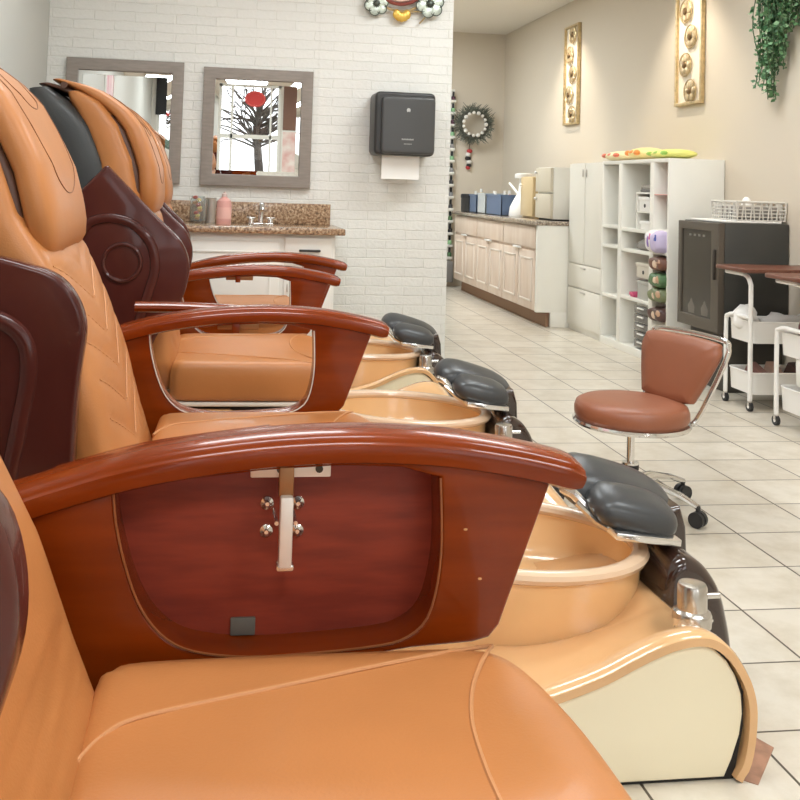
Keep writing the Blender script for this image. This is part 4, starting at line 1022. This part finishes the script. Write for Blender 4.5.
# ---------------------------------------------------------------- seen in the mirrors, behind the viewer
ns = thing('red_shop_sign', 'round red sign hung in the front window, seen in the right-hand mirror', 'sign', (.62,FY+.03,2.42))
MB().lathe([(0,-.012),(.13,-.012),(.135,0),(.13,.012),(0,.012)], (.62,FY+.03,2.55), 28, 'y', sx=1.3).build('board', mat('red_sign',(226,60,56),.4), ns)
MB().tube([Vector((.62+.155*math.cos(t), FY+.045, 2.55+.115*math.sin(t))) for t in [6.283*k/28 for k in range(28)]], .006, 6, loop=True).build('border', mat('red_border',(240,110,100),.4), ns)
MB().cyl((.62,FY+.03,2.68),(.62,FY+.03,2.80),.004, seg=6).build('cord', dkrubber, ns)
bs_ = thing('window_shade', 'black roller shade drawn over the top of the front window, seen in the left mirror', 'shade', (-.66,FY+.03,2.2))
MB().box(-1.02,-.28,FY+.015,FY+.03,2.22,2.86).build('fabric', mat('black_shade',(40,40,42),.6), bs_)
MB().cyl((-1.04,FY+.03,2.88),(-.26,FY+.03,2.88),.025).build('roller', blk, bs_)
pr = thing('salon_poster', 'pink and white beauty poster on the front wall, seen in the right mirror', 'poster', (1.30,FY+.01,1.2))
MB().box(1.10,1.48,FY+.001,FY+.012,1.15,2.02).build('print', mat('pink_poster',(226,176,170),.5,c2=(246,236,230),vscale=5), pr)
MB().plate([(1.08,1.13),(1.50,1.13),(1.50,2.04),(1.08,2.04)], [[(1.105,1.155),(1.105,2.015),(1.475,2.015),(1.475,1.155)]], FY+.001, FY+.02, .003).build('frame', white_in, pr)
tag(MB().box(1.10,1.50,FY-.001,FY+.02,2.045,2.85,.004).build('brown_board', mat('brown_board',(130,96,82),.6)), 'brown wooden board above the pink poster, seen in the right mirror', 'board')
ln = thing('pink_print', 'pale print with pink streaks on the left wall, seen in the left mirror', 'poster', (LX+.01,2.7,1.85))
MB().box(LX+.001,LX+.012,2.4,3.1,1.85,2.45).build('sheet', mat('streaky_print',(240,228,226),.5,c2=(214,130,150),vscale=3,stretch=(1,6,.5)), ln)
MB().plate([(2.38,1.83),(3.12,1.83),(3.12,2.47),(2.38,2.47)], [[(2.41,1.86),(2.41,2.44),(3.09,2.44),(3.09,1.86)]], LX+.001, LX+.02, .003, ax='x').build('frame', white_in, ln)
# outside: pavement, a bare tree and a dark car-sized hedge beyond the shop windows
struct(MB().box(-8,10,-16,FY-.1,-.12,-.02).build('pavement', mat('grey_pavement',(176,174,168),.8)))
tr = thing('street_tree', 'bare dark street tree outside the shop window, seen in the right mirror', 'tree', (.9,-8.5,-.02))
q = random.Random(4); tb = MB()
tb.tube([(.9,-8.5,-.02),(.95,-8.5,1.4),(.85,-8.5,2.4)], [.12,.1,.08], 8)
tb.build('trunk', mat('bark',(60,52,46),.9), tr)
bb = MB()
for k in range(60):
    p = Vector((.88,-8.5,1.9+q.random()*.8)); d = Vector((q.uniform(-1,1),q.uniform(-.6,.6),q.uniform(.2,1))).normalized()
    pts = [p]
    for i in range(5): d = (d+Vector((q.uniform(-.5,.5),q.uniform(-.4,.4),q.uniform(-.35,.3)))).normalized(); pts.append(pts[-1]+d*.36)
    bb.tube(pts, [.03,.025,.02,.015,.01,.006], 5)
bb.build('branches', mat('bark',(60,52,46),.9), tr)
hd = MB()
for k in range(5): hd.ball((-.3+.45*k,-7.2,.55), .42,.35,.62+.1*(k%2), 12, 8)
tag(hd.build('clipped_hedge', mat('hedge_green',(62,80,66),.9,var=.4,vscale=15,bump=.6,bscale=20)), 'dark clipped hedge outside the shop window, seen in the right mirror', 'hedge')

# ---------------------------------------------------------------- lamps
def fill_panel(x, y, lx, ly, power, label, col=(1,.94,.86)):  # unseen ceiling panel added as overall fill light
    t = thing('ceiling_fill_panel', label, 'ceiling light', (x,y,CZ-.03), 0, 'added flat ceiling fill panels')
    MB().plate([(x-lx/2,y-ly/2),(x+lx/2,y-ly/2),(x+lx/2,y+ly/2),(x-lx/2,y+ly/2)], [[(x-lx/2+.03,y-ly/2+.03),(x+lx/2-.03,y-ly/2+.03),(x+lx/2-.03,y+ly/2-.03),(x-lx/2+.03,y+ly/2-.03)]], CZ-.03, CZ-.001, .002, ax='z', seg=1).build('frame', white_metal, t)
    MB().box(x-lx/2+.02,x+lx/2-.02,y-ly/2+.02,y+ly/2-.02,CZ-.02,CZ-.012).build('diffuser', mat('fill_diffuser',(255,248,236),.6,emit=2.), t)
    a = bpy.data.lights.new('panel_fill_light', 'AREA'); a.shape = 'RECTANGLE'; a.size = lx-.06; a.size_y = ly-.06; a.energy = power; a.color = col
    o = bpy.data.objects.new('panel_fill_light', a); COL.objects.link(o); o.location = (x,y,CZ-.035)
COLL = (.90,.965,1.)
for x, y, p, lab in ((.1,-1.2,52,'added fill panel over the front of the salon, left side'),(.1,1.7,42,'added fill panel over the nearest pedicure chairs'),(.1,4.3,42,'added fill panel over the far pedicure chairs'),(2.2,-1.2,50,'added fill panel over the front of the salon, right side'),(2.0,1.9,40,'added fill panel over the open floor'),(2.0,4.9,42,'added fill panel over the rolling stool aisle'),(1.35,9.2,120,'added fill panel over the far corner')):  # far-corner panel is hidden behind the partition to brighten the passage
    fill_panel(x, y, 1.2 if (x < 2.1 and y < 9) else .6, .6 if (x < 2.1 and y < 9) else 1.2, p, lab, COLL)
def can(x, y, power, label, aim=None):
    t = thing('recessed_spotlight', label, 'spotlight', (x,y,CZ-.02), 0, 'recessed spotlights along the right wall')
    MB().lathe([(.05,CZ-.001),(.05,CZ-.012),(.075,CZ-.014),(.085,CZ-.008),(.085,CZ-.001)],(x,y,0),24).build('trim_ring', steel, t)
    MB().lathe([(0,CZ-.004),(.05,CZ-.004),(.05,CZ-.002),(0,CZ-.002)],(x,y,0),20).build('lens', mat('lit_lens',(255,240,214),.5,emit=6.), t)
    a = bpy.data.lights.new('spot_lamp', 'SPOT'); a.energy = power; a.color = (1,.88,.72); a.spot_size = math.radians(84); a.spot_blend = .7; a.shadow_soft_size = .05
    o = bpy.data.objects.new('spot_lamp', a); COL.objects.link(o); o.location = (x,y,CZ-.03)
    o.rotation_euler = Vector((RX-.1-x if aim is None else aim, 0, -1.4)).to_track_quat('-Z','Y').to_euler()
can(2.88,8.75,80,'recessed spotlight in the ceiling above the farther flower panel')
can(2.88,6.45,88,'recessed spotlight above the flower panel at the top edge')
can(2.88,4.3,55,'recessed spotlight above the white carts')
w = bpy.data.worlds.new('world'); S.world = w; w.use_nodes = True
nt = w.node_tree; nt.nodes['Background'].inputs['Color'].default_value = (.86,.92,1,1); sky = nt.nodes.new('ShaderNodeTexSky'); sky.sky_type = 'HOSEK_WILKIE'; sky.turbidity = 6
sky.sun_direction = Vector((.3,.6,.6)).normalized()
hs = nt.nodes.new('ShaderNodeHueSaturation'); hs.inputs['Saturation'].default_value = .15
nt.links.new(sky.outputs[0], hs.inputs['Color']); nt.links.new(hs.outputs[0], nt.nodes['Background'].inputs['Color']); nt.nodes['Background'].inputs['Strength'].default_value = 22.
S.view_settings.view_transform = 'Standard'; S.view_settings.look = 'None'; S.view_settings.gamma = 1.; S.view_settings.use_curve_mapping = False
S.view_settings.exposure = -0.42
